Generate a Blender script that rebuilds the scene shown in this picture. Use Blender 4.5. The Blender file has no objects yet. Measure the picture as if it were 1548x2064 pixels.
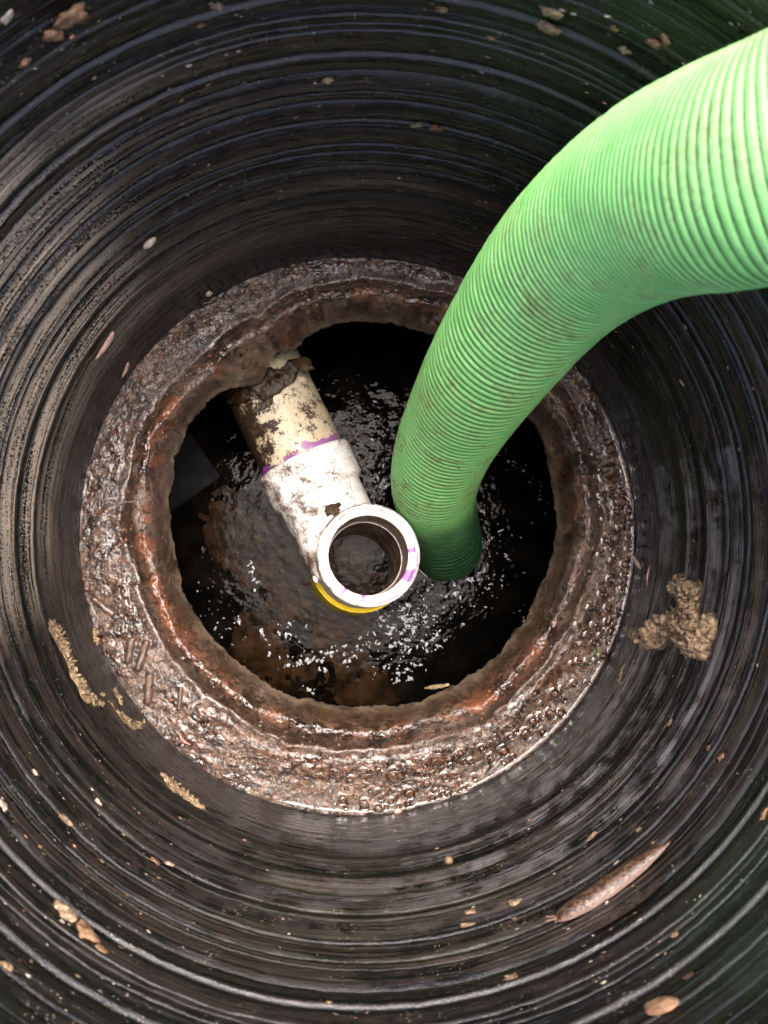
import bpy, math, random
import numpy as np
from mathutils import Vector, Matrix

# ------------------------------------------------------------------ scene, camera, sky, sun
S = bpy.context.scene
COL = S.collection
FPX, PCX, PCY = 1551.0, 774.0, 1032.0                # focal length and principal point in photo pixels
CAM = np.array([-0.026, -0.027, 0.85])               # metres above the concrete collar
RC = np.array([[0.99836, 0.0, -0.05729], [-0.00324, 0.99840, -0.05646], [0.05720, 0.05655, 0.99676]])
cam_d = bpy.data.cameras.new('camera')
cam_d.sensor_fit = 'VERTICAL'; cam_d.sensor_height = 32.0
cam_d.lens = FPX / 2064.0 * 32.0
cam_d.clip_start = 0.01; cam_d.clip_end = 400
cam_d.dof.use_dof = True; cam_d.dof.focus_distance = 0.84; cam_d.dof.aperture_fstop = 9.0
cam = bpy.data.objects.new('camera', cam_d); COL.objects.link(cam)
mw = Matrix.Identity(4)
for i in range(3):
    for j in range(3):
        mw[i][j] = RC[i][j]
    mw[i][3] = CAM[i]
cam.matrix_world = mw
S.camera = cam

SUN_EL, SUN_AZ = math.radians(72), math.radians(76)    # azimuth measured from +x towards +y
world = bpy.data.worlds.new('World'); S.world = world; world.use_nodes = True
wn = world.node_tree; bg = wn.nodes['Background']
sky = wn.nodes.new('ShaderNodeTexSky'); sky.sky_type = 'NISHITA'; sky.sun_disc = False
sky.sun_elevation = SUN_EL; sky.sun_rotation = math.radians(90) - SUN_AZ
sky.dust_density = 7.0; sky.air_density = 0.55; sky.ozone_density = 0.0
wn.links.new(sky.outputs[0], bg.inputs[0]); bg.inputs[1].default_value = 0.15
sun_d = bpy.data.lights.new('sun', 'SUN'); sun_d.energy = 0.85; sun_d.angle = math.radians(58); sun_d.color = (1.0, 0.965, 0.93)
sun = bpy.data.objects.new('sun', sun_d); COL.objects.link(sun)
sd = Vector((math.cos(SUN_EL)*math.cos(SUN_AZ), math.cos(SUN_EL)*math.sin(SUN_AZ), math.sin(SUN_EL)))
sun.rotation_euler = sd.to_track_quat('Z', 'Y').to_euler()
S.view_settings.view_transform = 'Standard'; S.view_settings.look = 'None'
S.view_settings.gamma = 1.0; S.view_settings.exposure = 2.15
S.render.engine = 'CYCLES'
S.cycles.use_adaptive_sampling = True; S.cycles.adaptive_threshold = 0.04
S.cycles.max_bounces = 6; S.cycles.diffuse_bounces = 3; S.cycles.glossy_bounces = 3; S.cycles.transparent_max_bounces = 8

rng = np.random.default_rng(7); random.seed(7)

# ------------------------------------------------------------------ helpers
def fade(t): return t*t*t*(t*(t*6-15)+10)
def _hash(i, j, k, seed):
    h = (i*374761393 + j*668265263 + k*2147483647 + seed*1274126177) & 0xffffffff
    h = ((h ^ (h >> 13)) * 1274126177) & 0xffffffff
    return ((h ^ (h >> 16)) & 0xffff) / 65535.0*2-1
def vnoise(P, seed=0):
    P = np.asarray(P, float); F = np.floor(P); I = F.astype(np.int64); T = fade(P-F)
    x, y, z = I[..., 0], I[..., 1], I[..., 2]; u, v, w = T[..., 0], T[..., 1], T[..., 2]
    r = 0
    for a in (0, 1):
        for b in (0, 1):
            for c in (0, 1):
                r = r + _hash(x+a, y+b, z+c, seed)*(u if a else 1-u)*(v if b else 1-v)*(w if c else 1-w)
    return r
def fbm(P, sc, octv=4, seed=0, gain=0.5):
    P = np.asarray(P, float)*sc; a = 1.0; r = 0; n = 0
    for o in range(octv):
        r = r + a*vnoise(P, seed+o*17); n += a; a *= gain; P = P*2.03+11.3
    return r/n
def sstep(a, b, x):
    t = np.clip((x-a)/(b-a), 0, 1); return t*t*(3-2*t)

def ray(px, py):
    return RC @ np.array([(px-PCX)/FPX, -(py-PCY)/FPX, -1.0])
def at_z(px, py, z):                                  # where a line of sight meets a level
    r = ray(px, py); return CAM + r*((z-CAM[2])/r[2])
def at_depth(px, py, d): return CAM + ray(px, py)*d

def put(o, parent=None, label=None, cat=None, group=None, kind=None):
    if o.name not in COL.objects: COL.objects.link(o)
    if parent is not None: o.parent = parent
    if label: o['label'] = label
    if cat: o['category'] = cat
    if group: o['group'] = group
    if kind: o['kind'] = kind
    return o
def empty(name, loc, **k):
    o = bpy.data.objects.new(name, None); o.empty_display_size = 0.05; o.location = loc
    return put(o, **k)
def mesh_np(name, V, F, mat, smooth=True, attrs=None, matidx=None):
    V = np.asarray(V, np.float32).reshape(-1, 3); F = np.asarray(F, np.int32); n = F.shape[1]
    me = bpy.data.meshes.new(name)
    me.vertices.add(len(V)); me.vertices.foreach_set('co', V.ravel())
    me.loops.add(F.size); me.loops.foreach_set('vertex_index', F.ravel())
    me.polygons.add(len(F)); me.polygons.foreach_set('loop_start', np.arange(0, F.size, n, dtype=np.int32))
    me.update(calc_edges=True)
    if smooth: me.polygons.foreach_set('use_smooth', np.ones(len(F), bool))
    for m in (mat if isinstance(mat, (list, tuple)) else [mat]): me.materials.append(m)
    if matidx is not None: me.polygons.foreach_set('material_index', np.asarray(matidx, np.int32))
    for k, a in (attrs or {}).items():
        at = me.attributes.new(k, 'FLOAT', 'POINT'); at.data.foreach_set('value', np.asarray(a, np.float32).ravel())
    me.validate(); me.update()
    return me
def grid_faces(nu, nv, wu=False, wv=False):
    iu = np.arange(nu if wu else nu-1); iv = np.arange(nv if wv else nv-1)
    A, B = np.meshgrid(iu, iv, indexing='ij'); A2 = (A+1) % nu; B2 = (B+1) % nv
    return np.stack([A*nv+B, A2*nv+B, A2*nv+B2, A*nv+B2], -1).reshape(-1, 4)
def grid_obj(name, V, mat, wu=False, wv=False, attrs=None, flip=False, **k):
    nu, nv = V.shape[:2]; F = grid_faces(nu, nv, wu, wv)
    if flip: F = F[:, ::-1]
    return put(bpy.data.objects.new(name, mesh_np(name, V, F, mat, True, attrs)), **k)
def ico(sub):
    import bmesh
    bm = bmesh.new(); bmesh.ops.create_icosphere(bm, subdivisions=sub, radius=1)
    V = np.array([v.co[:] for v in bm.verts]); F = np.array([[v.index for v in f.verts] for f in bm.faces]); bm.free()
    return V, F
ICO = {i: ico(i) for i in (1, 2, 3, 4)}
def frame(n, up=(0.0, 0.0, 1.0)):                     # 3x3 with z = n, x roughly along "up"
    n = np.asarray(n, float); n = n/np.linalg.norm(n); u = np.asarray(up, float)
    x = u - n*(u@n)
    if np.linalg.norm(x) < 1e-4: x = np.array([1.0, 0, 0]) - n*n[0]
    x /= np.linalg.norm(x); y = np.cross(n, x)
    return np.stack([x, y, n], 1)
def rand_rot():
    q = rng.normal(size=4); q /= np.linalg.norm(q); w, x, y, z = q
    return np.array([[1-2*(y*y+z*z), 2*(x*y-z*w), 2*(x*z+y*w)], [2*(x*y+z*w), 1-2*(x*x+z*z), 2*(y*z-x*w)], [2*(x*z-y*w), 2*(y*z+x*w), 1-2*(x*x+y*y)]])

# ------------------------------------------------------------------ materials
class NT:
    def __init__(s, name):
        s.m = bpy.data.materials.new(name); s.m.use_nodes = True; s.t = s.m.node_tree
        s.p = s.t.nodes['Principled BSDF']; s.o = s.t.nodes['Material Output']
        s.tc = s.t.nodes.new('ShaderNodeTexCoord')
    def n(s, typ, **k):
        x = s.t.nodes.new(typ)
        for a, v in k.items(): setattr(x, a, v)
        return x
    def link(s, a, b): s.t.links.new(a, b)
    def set(s, sock, v):
        if isinstance(v, bpy.types.NodeSocket): s.link(v, sock)
        else:
            if isinstance(v, tuple) and len(v) == 3 and sock.type == 'RGBA': v = v+(1,)
            sock.default_value = v
    def map(s, scale=(1, 1, 1), src=None):
        m = s.n('ShaderNodeMapping'); m.inputs['Scale'].default_value = scale
        s.link(src or s.tc.outputs['Object'], m.inputs[0]); return m.outputs[0]
    def noise(s, sc, det=4, rough=0.55, vec=None, dist=0.0):
        x = s.n('ShaderNodeTexNoise'); s.link(vec or s.tc.outputs['Object'], x.inputs['Vector'])
        x.inputs['Scale'].default_value = sc; x.inputs['Detail'].default_value = det
        x.inputs['Roughness'].default_value = rough; x.inputs['Distortion'].default_value = dist
        return x.outputs[0]
    def voro(s, sc, vec=None, feat='F1', out='Distance'):
        x = s.n('ShaderNodeTexVoronoi', feature=feat); s.link(vec or s.tc.outputs['Object'], x.inputs['Vector'])
        x.inputs['Scale'].default_value = sc; return x.outputs[out]
    def ramp(s, v, a, b, lo=0.0, hi=1.0):
        x = s.n('ShaderNodeMapRange', interpolation_type='SMOOTHSTEP'); s.set(x.inputs[0], v)
        x.inputs[1].default_value = a; x.inputs[2].default_value = b; x.inputs[3].default_value = lo; x.inputs[4].default_value = hi
        return x.outputs[0]
    def math(s, op, a, b=0.0):
        x = s.n('ShaderNodeMath', operation=op); s.set(x.inputs[0], a); s.set(x.inputs[1], b); return x.outputs[0]
    def mix(s, f, a, b):
        x = s.n('ShaderNodeMix', data_type='RGBA'); s.set(x.inputs[0], f); s.set(x.inputs[6], a); s.set(x.inputs[7], b); return x.outputs[2]
    def attr(s, name):
        return s.n('ShaderNodeAttribute', attribute_name=name).outputs['Fac']
    def sep(s, src=None):
        x = s.n('ShaderNodeSeparateXYZ'); s.link(src or s.tc.outputs['Object'], x.inputs[0]); return x.outputs
    def bump(s, h, strength=0.5, dist=0.001, prev=None):
        x = s.n('ShaderNodeBump'); x.inputs['Strength'].default_value = strength; x.inputs['Distance'].default_value = dist
        s.set(x.inputs['Height'], h)
        if prev: s.link(prev, x.inputs['Normal'])
        return x.outputs[0]
    def fin(s, col, rough=0.5, normal=None, spec=0.5, coat=0.0, crough=0.1, sub=0.0):
        s.set(s.p.inputs['Base Color'], col); s.set(s.p.inputs['Roughness'], rough)
        s.p.inputs['Specular IOR Level'].default_value = spec
        if normal: s.link(normal, s.p.inputs['Normal'])
        if coat: s.set(s.p.inputs['Coat Weight'], coat); s.p.inputs['Coat Roughness'].default_value = crough
        if sub: s.p.inputs['Subsurface Weight'].default_value = sub; s.p.inputs['Subsurface Radius'].default_value = (0.004, 0.002, 0.001)
        return s.m

def m_riser():
    a = NT('black_plastic')
    land = a.attr('land'); film = a.attr('film'); alg = a.attr('algae')
    st = a.noise(1, 3, 0.6, a.map((8, 8, 360)))                 # streaks that run round the wall
    st2 = a.noise(1, 3, 0.6, a.map((3.0, 3.0, 1300)))
    blot = a.noise(38, 3, 0.65)
    fine = a.noise(520, 2, 0.65)
    brown = a.mix(a.ramp(st2, 0.38, 0.62), (0.005, 0.0035, 0.0031), (0.025, 0.0168, 0.0152))
    black = a.mix(a.ramp(st, 0.4, 0.7), (0.003, 0.0028, 0.0026), (0.013, 0.0105, 0.0095))
    f1 = a.math('MULTIPLY', a.ramp(land, 0.22, 0.42), a.ramp(a.math('ADD', st, a.math('MULTIPLY', a.math('SUBTRACT', blot, 0.5), 0.9)), 0.36, 0.56))
    c = a.mix(f1, black, brown)
    tanc = a.mix(a.ramp(st2, 0.3, 0.7), (0.15, 0.115, 0.088), (0.42, 0.36, 0.295))
    ft = a.math('MULTIPLY', film, a.ramp(a.math('ADD', st, a.math('MULTIPLY', a.math('SUBTRACT', fine, 0.5), 0.8)), 0.36, 0.56))
    c = a.mix(ft, c, tanc)
    glint = a.math('MULTIPLY', a.attr('scale'), a.ramp(a.math('ADD', st2, a.math('MULTIPLY', a.math('SUBTRACT', blot, 0.5), 0.9)), 0.47, 0.62))  # painted sky glints: pale grey streaks on the lower ribs
    c = a.mix(glint, c, (0.13, 0.125, 0.135))
    c = a.mix(a.math('MULTIPLY', alg, a.ramp(st, 0.42, 0.62)), c, (0.014, 0.0145, 0.004))
    c = a.mix(a.math('MULTIPLY', a.attr('green_tint'), a.ramp(blot, 0.3, 0.6, 0.25, 0.8)), c, (0.009, 0.017, 0.009))  # dark green tint on the upper and lower right of the wall
    dots = a.ramp(a.voro(260), 0.10, 0.24, 1, 0)                  # pinholes and dark grit in the film
    c = a.mix(a.math('MULTIPLY', dots, a.ramp(blot, 0.45, 0.6)), c, (0.008, 0.007, 0.006))
    fl = a.voro(1, a.map((300, 300, 420))); fk = a.noise(30, 2, 0.7)      # splashed flecks of dried mud
    c = a.mix(a.math('MULTIPLY', a.ramp(fl, 0.10, 0.26, 1, 0), a.ramp(fk, 0.50, 0.60)), c, a.mix(blot, (0.17, 0.135, 0.09), (0.12, 0.105, 0.09)))
    rough = a.ramp(a.math('ADD', st, a.math('MULTIPLY', blot, 0.5)), 0.45, 1.0, 0.17, 0.40)
    h = a.math('ADD', a.math('MULTIPLY', st2, 0.55), a.math('MULTIPLY', fine, 1.0))
    nb = a.bump(h, 0.45, 0.0007)
    rough = a.math('ADD', rough, a.math('MULTIPLY', ft, 0.25))
    return a.fin(c, rough, nb, 0.44)

def m_collar():
    a = NT('wet_concrete')
    rid = a.attr('ridge'); lip = a.attr('lip'); led = a.attr('ledge'); gr = a.attr('groove')
    big = a.noise(11, 3, 0.6); mid = a.noise(48, 4, 0.7); fine = a.noise(420, 2, 0.7); grain = a.voro(330); agg = a.voro(120)
    c = a.mix(a.ramp(mid, 0.41, 0.60), (0.017, 0.0078, 0.0043), (0.100, 0.055, 0.034))
    c = a.mix(a.math('MULTIPLY', a.ramp(big, 0.47, 0.66), a.ramp(fine, 0.40, 0.58)), c, (0.19, 0.145, 0.112))
    c = a.mix(a.math('MULTIPLY', a.ramp(a.noise(150, 3), 0.49, 0.58), 0.85), c, (0.010, 0.006, 0.005))
    rust = a.math('MULTIPLY', a.math('ADD', a.math('MULTIPLY', rid, 0.95), 0.13), a.ramp(a.noise(19, 6, 0.8, None, 0.6), 0.46, 0.62))
    c = a.mix(rust, c, a.mix(mid, (0.075, 0.026, 0.013), (0.25, 0.090, 0.042)))
    reds = a.math('MULTIPLY', a.ramp(grain, 0.10, 0.26, 1, 0), a.ramp(a.noise(60, 2), 0.56, 0.66))
    c = a.mix(reds, c, (0.26, 0.075, 0.028))
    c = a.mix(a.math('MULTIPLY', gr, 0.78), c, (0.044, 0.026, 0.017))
    c = a.mix(a.math('MULTIPLY', lip, a.ramp(mid, 0.35, 0.6)), c, (0.15, 0.108, 0.072))
    rough = a.ramp(a.math('ADD', a.math('ADD', a.math('MULTIPLY', big, 0.8), a.math('MULTIPLY', mid, 0.4)), a.math('MULTIPLY', lip, 0.5)), 0.45, 0.75, 0.20, 0.55)
    h = a.math('ADD', a.math('MULTIPLY', fine, 1.0), a.math('MULTIPLY', a.ramp(grain, 0.0, 0.5, 1, 0), 0.6))
    nb = a.bump(a.ramp(agg, 0.0, 0.55, 1, 0), 0.4, 0.0016)
    nb = a.bump(h, 0.55, 0.0013, nb)
    return a.fin(c, rough, nb, 0.5, a.ramp(big, 0.35, 0.65, 0.55, 0.10), 0.11)

def m_hose():
    a = NT('green_hose_vinyl')
    gv = a.attr('groove'); dirt = a.attr('dirt')
    fine = a.noise(300, 5, 0.7); mid = a.noise(34, 5, 0.7); lng = a.noise(9, 3, 0.6)
    c = a.mix(a.ramp(mid, 0.3, 0.7), (0.175, 0.48, 0.140), (0.275, 0.63, 0.215))
    c = a.mix(a.math('MULTIPLY', a.ramp(a.math('ADD', mid, lng), 0.95, 1.25), 0.55), c, (0.22, 0.35, 0.10))
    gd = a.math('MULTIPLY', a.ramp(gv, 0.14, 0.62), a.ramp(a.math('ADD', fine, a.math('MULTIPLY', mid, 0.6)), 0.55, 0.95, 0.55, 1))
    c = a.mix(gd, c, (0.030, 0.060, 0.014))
    sm = a.math('MULTIPLY', a.ramp(a.math('ADD', a.math('MULTIPLY', mid, 0.7), a.math('MULTIPLY', fine, 0.5)), 0.60, 0.78), a.math('ADD', a.math('MULTIPLY', dirt, 0.9), 0.30))
    c = a.mix(sm, c, (0.075, 0.050, 0.018))
    wet = a.attr('wet')  # light fall-off down the tank, painted as darker green
    c = a.mix(a.math('MULTIPLY', wet, a.ramp(a.math('ADD', mid, a.math('MULTIPLY', wet, 0.6)), 0.5, 0.9, 0.70, 0.95)), c, (0.006, 0.030, 0.013))
    nb = a.bump(fine, 0.3, 0.0006)
    return a.fin(c, a.ramp(mid, 0.3, 0.7, 0.34, 0.6), nb, 0.45, 0, 0.1)

def pvc(name, base1, base2, dirtc, lo, hi, primer=None, seed=0.0, scum=0.5):
    a = NT(name)
    co = a.n('ShaderNodeMapping'); co.inputs['Location'].default_value = (seed, seed*0.7, seed*1.3); a.link(a.tc.outputs['Object'], co.inputs[0]); v = co.outputs[0]
    x, y, z = a.sep()
    big = a.noise(13, 5, 0.65, v); mid = a.noise(46, 7, 0.75, v); fine = a.noise(420, 4, 0.75, v)
    c = a.mix(a.ramp(big, 0.35, 0.65), base1, base2)
    c = a.mix(a.math('MULTIPLY', a.ramp(a.math('ADD', fine, a.math('MULTIPLY', mid, 0.8)), 0.86, 1.1), 0.75), c, (0.26, 0.17, 0.10))
    sidev = a.attr('soil')
    d = a.ramp(a.math('ADD', a.math('ADD', mid, a.math('MULTIPLY', a.math('SUBTRACT', fine, 0.5), 0.35)), a.math('MULTIPLY', sidev, 0.34)), lo, hi)
    c = a.mix(d, c, a.mix(big, dirtc, (0.05, 0.028, 0.012)))
    if primer:
        for (z0, z1, thr, ww) in primer:
            band = a.math('MULTIPLY', a.ramp(a.math('ADD', z, a.math('MULTIPLY', a.math('SUBTRACT', a.noise(30, 3, 0.6, v), 0.5), ww)), z0-0.0006, z0+0.0006), a.ramp(z, z1-0.0005, z1+0.0005, 1, 0))
            band = a.math('MULTIPLY', band, a.ramp(a.noise(22, 2, 0.5, v), thr-0.03, thr+0.03))
            c = a.mix(a.math('MULTIPLY', band, 0.85), c, a.mix(mid, (0.13, 0.012, 0.16), (0.34, 0.08, 0.40)))
    pm = a.ramp(a.math('ADD', a.attr('primer'), a.math('MULTIPLY', a.math('SUBTRACT', a.noise(160, 3, 0.6, v), 0.5), 0.9)), 0.42, 0.56)
    c = a.mix(a.math('MULTIPLY', pm, 0.88), c, a.mix(mid, (0.15, 0.015, 0.22), (0.32, 0.07, 0.42)))
    nb = a.bump(a.math('ADD', fine, a.math('MULTIPLY', d, 1.5)), 0.45, 0.0009)
    return a.fin(c, a.ramp(mid, 0.35, 0.65, 0.28, 0.5), nb, 0.5)

def simple(name, c1, c2, sc, rough=0.5, bs=0.4, bd=0.001, bsc=None, coat=0.0, spec=0.5, sub=0.0, vec=None):
    a = NT(name); n = a.noise(sc, 5, 0.65, a.map(vec) if vec else None)
    return a.fin(a.mix(a.ramp(n, 0.32, 0.68), c1, c2), rough, a.bump(a.noise(bsc or sc*3, 4, 0.65), bs, bd), spec, coat, 0.08, sub)

def m_sewage():
    a = NT('black_sewage')
    n = a.noise(26, 4, 0.6)
    nb = a.bump(a.noise(24, 3, 0.5), 0.6, 0.008); nb = a.bump(a.noise(130, 2), 0.25, 0.0015, nb)
    m = a.fin(a.mix(a.ramp(n, 0.4, 0.7), (0.0016, 0.0015, 0.0013), (0.006, 0.0045, 0.003)), 0.04, nb, 0.05)
    return m
def m_clear():
    a = NT('clear_water'); t = a.t
    tr = a.n('ShaderNodeBsdfTransparent'); tr.inputs[0].default_value = (0.93, 0.90, 0.87, 1)
    gl = a.n('ShaderNodeBsdfGlossy'); gl.inputs['Roughness'].default_value = 0.03
    fr = a.n('ShaderNodeFresnel'); fr.inputs[0].default_value = 1.48
    nb = a.bump(a.noise(70, 2), 0.15, 0.002); a.link(nb, gl.inputs['Normal']); a.link(nb, fr.inputs['Normal'])
    mx = a.n('ShaderNodeMixShader'); a.link(fr.outputs[0], mx.inputs[0]); a.link(tr.outputs[0], mx.inputs[1]); a.link(gl.outputs[0], mx.inputs[2])
    a.link(mx.outputs[0], a.o.inputs[0]); t.nodes.remove(a.p)
    return a.m
def m_slug():
    a = NT('slug_skin'); dk = a.attr('spot'); pale = a.attr('pale')
    n = a.noise(900, 4, 0.6)
    c = a.mix(a.ramp(n, 0.3, 0.7), (0.062, 0.032, 0.018), (0.13, 0.073, 0.044))
    sp = a.ramp(a.math('ADD', dk, a.math('MULTIPLY', a.math('SUBTRACT', n, 0.5), 0.5)), 0.40, 0.60)
    c = a.mix(sp, c, (0.026, 0.013, 0.008))
    c = a.mix(pale, c, (0.17, 0.115, 0.098))
    return a.fin(c, 0.36, a.bump(a.voro(900), 0.5, 0.0006), 0.4, 0.2, 0.2)

M = {}
M['riser'] = m_riser(); M['collar'] = m_collar(); M['hose'] = m_hose(); M['sewage'] = m_sewage(); M['clear'] = m_clear(); M['slug'] = m_slug()
M['pipe'] = pvc('aged_cream_pvc', (0.56, 0.46, 0.29), (0.70, 0.63, 0.48), (0.016, 0.010, 0.006), 0.51, 0.60, [(0.1125, 0.1215, 0.44, 0.026), (0.096, 0.1215, 0.55, 0.03)], 3.1)
M['tee'] = pvc('white_pvc', (0.78, 0.77, 0.75), (0.80, 0.78, 0.74), (0.15, 0.09, 0.055), 0.49, 0.72, None, 7.7)
M['rim'] = pvc('white_pvc_rim', (0.80, 0.79, 0.77), (0.80, 0.78, 0.75), (0.22, 0.14, 0.10), 0.58, 0.80, None, 1.9)
M['bore'] = pvc('stained_bore', (0.26, 0.19, 0.125), (0.13, 0.09, 0.06), (0.03, 0.018, 0.010), 0.62, 0.8, None, 5.2)
M['yellow'] = simple('yellow_plastic', (0.60, 0.42, 0.01), (0.72, 0.52, 0.02), 30, 0.4, 0.1)
M['sludge'] = simple('wet_sludge', (0.006, 0.0035, 0.002), (0.048, 0.026, 0.010), 120, 0.32, 0.7, 0.0015, 300, 0.0, 0.3)
M['scum'] = simple('floating_scum', (0.004, 0.0024, 0.0012), (0.025, 0.0135, 0.0066), 30, 0.14, 0.35, 0.002, 70, 0.0, 0.045)
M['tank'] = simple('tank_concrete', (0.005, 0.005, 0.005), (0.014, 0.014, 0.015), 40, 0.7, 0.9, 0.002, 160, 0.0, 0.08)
M['foam'] = simple('foam', (0.22, 0.23, 0.25), (0.42, 0.43, 0.46), 300, 0.10, 0.1, 0.0003, 800, 0.8)  # pale colour doubles as the glints of sky on the bubbles
M['pebble'] = simple('wet_pebble', (0.026, 0.011, 0.006), (0.105, 0.046, 0.022), 130, 0.22, 0.4, 0.0008, 500, 0.3)
M['grit1'] = simple('grit_brown', (0.04, 0.02, 0.013), (0.13, 0.072, 0.048), 160, 0.3, 0.3, 0.0005, 900, 0.3)
M['grit2'] = simple('grit_grey', (0.14, 0.115, 0.095), (0.26, 0.22, 0.19), 160, 0.3, 0.3, 0.0005, 900, 0.3)
M['grit3'] = simple('grit_red', (0.12, 0.035, 0.015), (0.23, 0.075, 0.035), 160, 0.3, 0.3, 0.0005, 900, 0.3)
M['bark'] = simple('rotten_bark', (0.11, 0.070, 0.038), (0.36, 0.26, 0.155), 160, 0.7, 0.9, 0.002, 420)
M['crust'] = simple('crumbly_dirt', (0.13, 0.082, 0.046), (0.44, 0.31, 0.19), 130, 0.75, 0.9, 0.002, 420)
M['twig'] = simple('twig_bark', (0.035, 0.018, 0.011), (0.13, 0.078, 0.054), 150, 0.3, 0.7, 0.001, 600, 0.5)
M['leaf'] = simple('dead_leaf', (0.018, 0.010, 0.004), (0.070, 0.040, 0.014), 70, 0.6, 0.8, 0.002, 300, 0.0, 0.3)
M['pale'] = simple('pale_shell', (0.32, 0.245, 0.185), (0.50, 0.41, 0.34), 150, 0.25, 0.2, 0.0004, 600, 0.5)
M['pink'] = simple('pink_skin', (0.34, 0.20, 0.15), (0.50, 0.33, 0.27), 200, 0.25, 0.3, 0.0004, 900, 0.5)
M['worm'] = simple('worm_skin', (0.30, 0.10, 0.07), (0.45, 0.20, 0.15), 200, 0.25, 0.3, 0.0004, 900, 0.5)
M['speck1'] = simple('speck_pale', (0.14, 0.12, 0.095), (0.28, 0.245, 0.20), 90, 0.5)
M['speck2'] = simple('speck_tan', (0.09, 0.055, 0.03), (0.20, 0.13, 0.07), 90, 0.5)
M['speck3'] = simple('speck_clay', (0.26, 0.10, 0.05), (0.42, 0.19, 0.11), 90, 0.5)
M['clay'] = simple('clay_crumb', (0.11, 0.055, 0.028), (0.25, 0.145, 0.08), 140, 0.6, 0.7, 0.001, 500)
M['grass'] = simple('grass_blade', (0.05, 0.10, 0.015), (0.10, 0.17, 0.03), 30, 0.5)
M['soil'] = simple('garden_soil', (0.035, 0.024, 0.016), (0.11, 0.080, 0.055), 24, 0.9, 0.9, 0.01, 120)

# ------------------------------------------------------------------ the riser: a ribbed black plastic shaft
R0 = 0.305; RIM_Z = 0.535
#  (bottom, top, how far the rib stands proud of the groove)
RIBS = [(0.066, 0.118, 0.0045), (0.136, 0.156, 0.0050), (0.176, 0.199, 0.0050), (0.2035, 0.2085, 0.0022), (0.217, 0.232, 0.0040),
        (0.240, 0.2435, 0.0018), (0.253, 0.272, 0.0044), (0.2755, 0.2790, 0.0020), (0.287, 0.303, 0.0040), (0.311, 0.320, 0.0030), (0.3225, 0.338, 0.0042),
        (0.3535, 0.3570, 0.0022), (0.366, 0.400, 0.0044), (0.4085, 0.4120, 0.0020), (0.424, 0.458, 0.0038), (0.472, 0.506, 0.0036)]
def proud(z):
    z = np.asarray(z, float); p = np.zeros_like(z)
    for a, b, h in RIBS:
        t = np.clip((z-a)/(b-a), 0, 1); ins = (z > a) & (z < b)
        # steep underside, crest low down, long slope facing up
        prof = np.where(t < 0.22, np.sin(t/0.22*math.pi/2), np.cos((t-0.22)/0.78*math.pi/2)**0.75)
        p = np.where(ins, np.maximum(p, h*prof), p)
    return 1.35*p + np.where(z < 0.062, 0.0012, 0)
_lr = np.random.default_rng(31)
LINES = []; _z = 0.066
while _z < 0.52:
    LINES.append((_z, _lr.uniform(0.0006, 0.0013), _lr.choice([0.0003, 0.0006, 0.0011, 0.0018], p=[.35, .3, .2, .15]))); _z += _lr.uniform(0.003, 0.011)
def lines(z):                                          # fine scored grooves
    z = np.asarray(z, float); g = np.zeros_like(z)
    for c_, w_, h_ in LINES: g = np.maximum(g, h_*np.clip(1-np.abs(z-c_)/w_, 0, 1))
    return g
def wall_r(z, th=None):
    return R0 + 0.0035 - proud(z) + lines(z)
def at_wall(px, py, off=0.0):
    rd = ray(px, py); r = R0
    for _ in range(12):
        a = rd[:2]@rd[:2]; b = 2*CAM[:2]@rd[:2]; c = CAM[:2]@CAM[:2]-r*r
        t = (-b+math.sqrt(b*b-4*a*c))/(2*a); p = CAM+rd*t
        r = 0.5*r + 0.5*float(wall_r(p[2])) 
    th = math.atan2(p[1], p[0]); r = float(wall_r(p[2]))-off
    return np.array([r*math.cos(th), r*math.sin(th), p[2]])
def wall_n(p):
    n = np.array([-p[0], -p[1], 0.0]); return n/np.linalg.norm(n)

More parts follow.
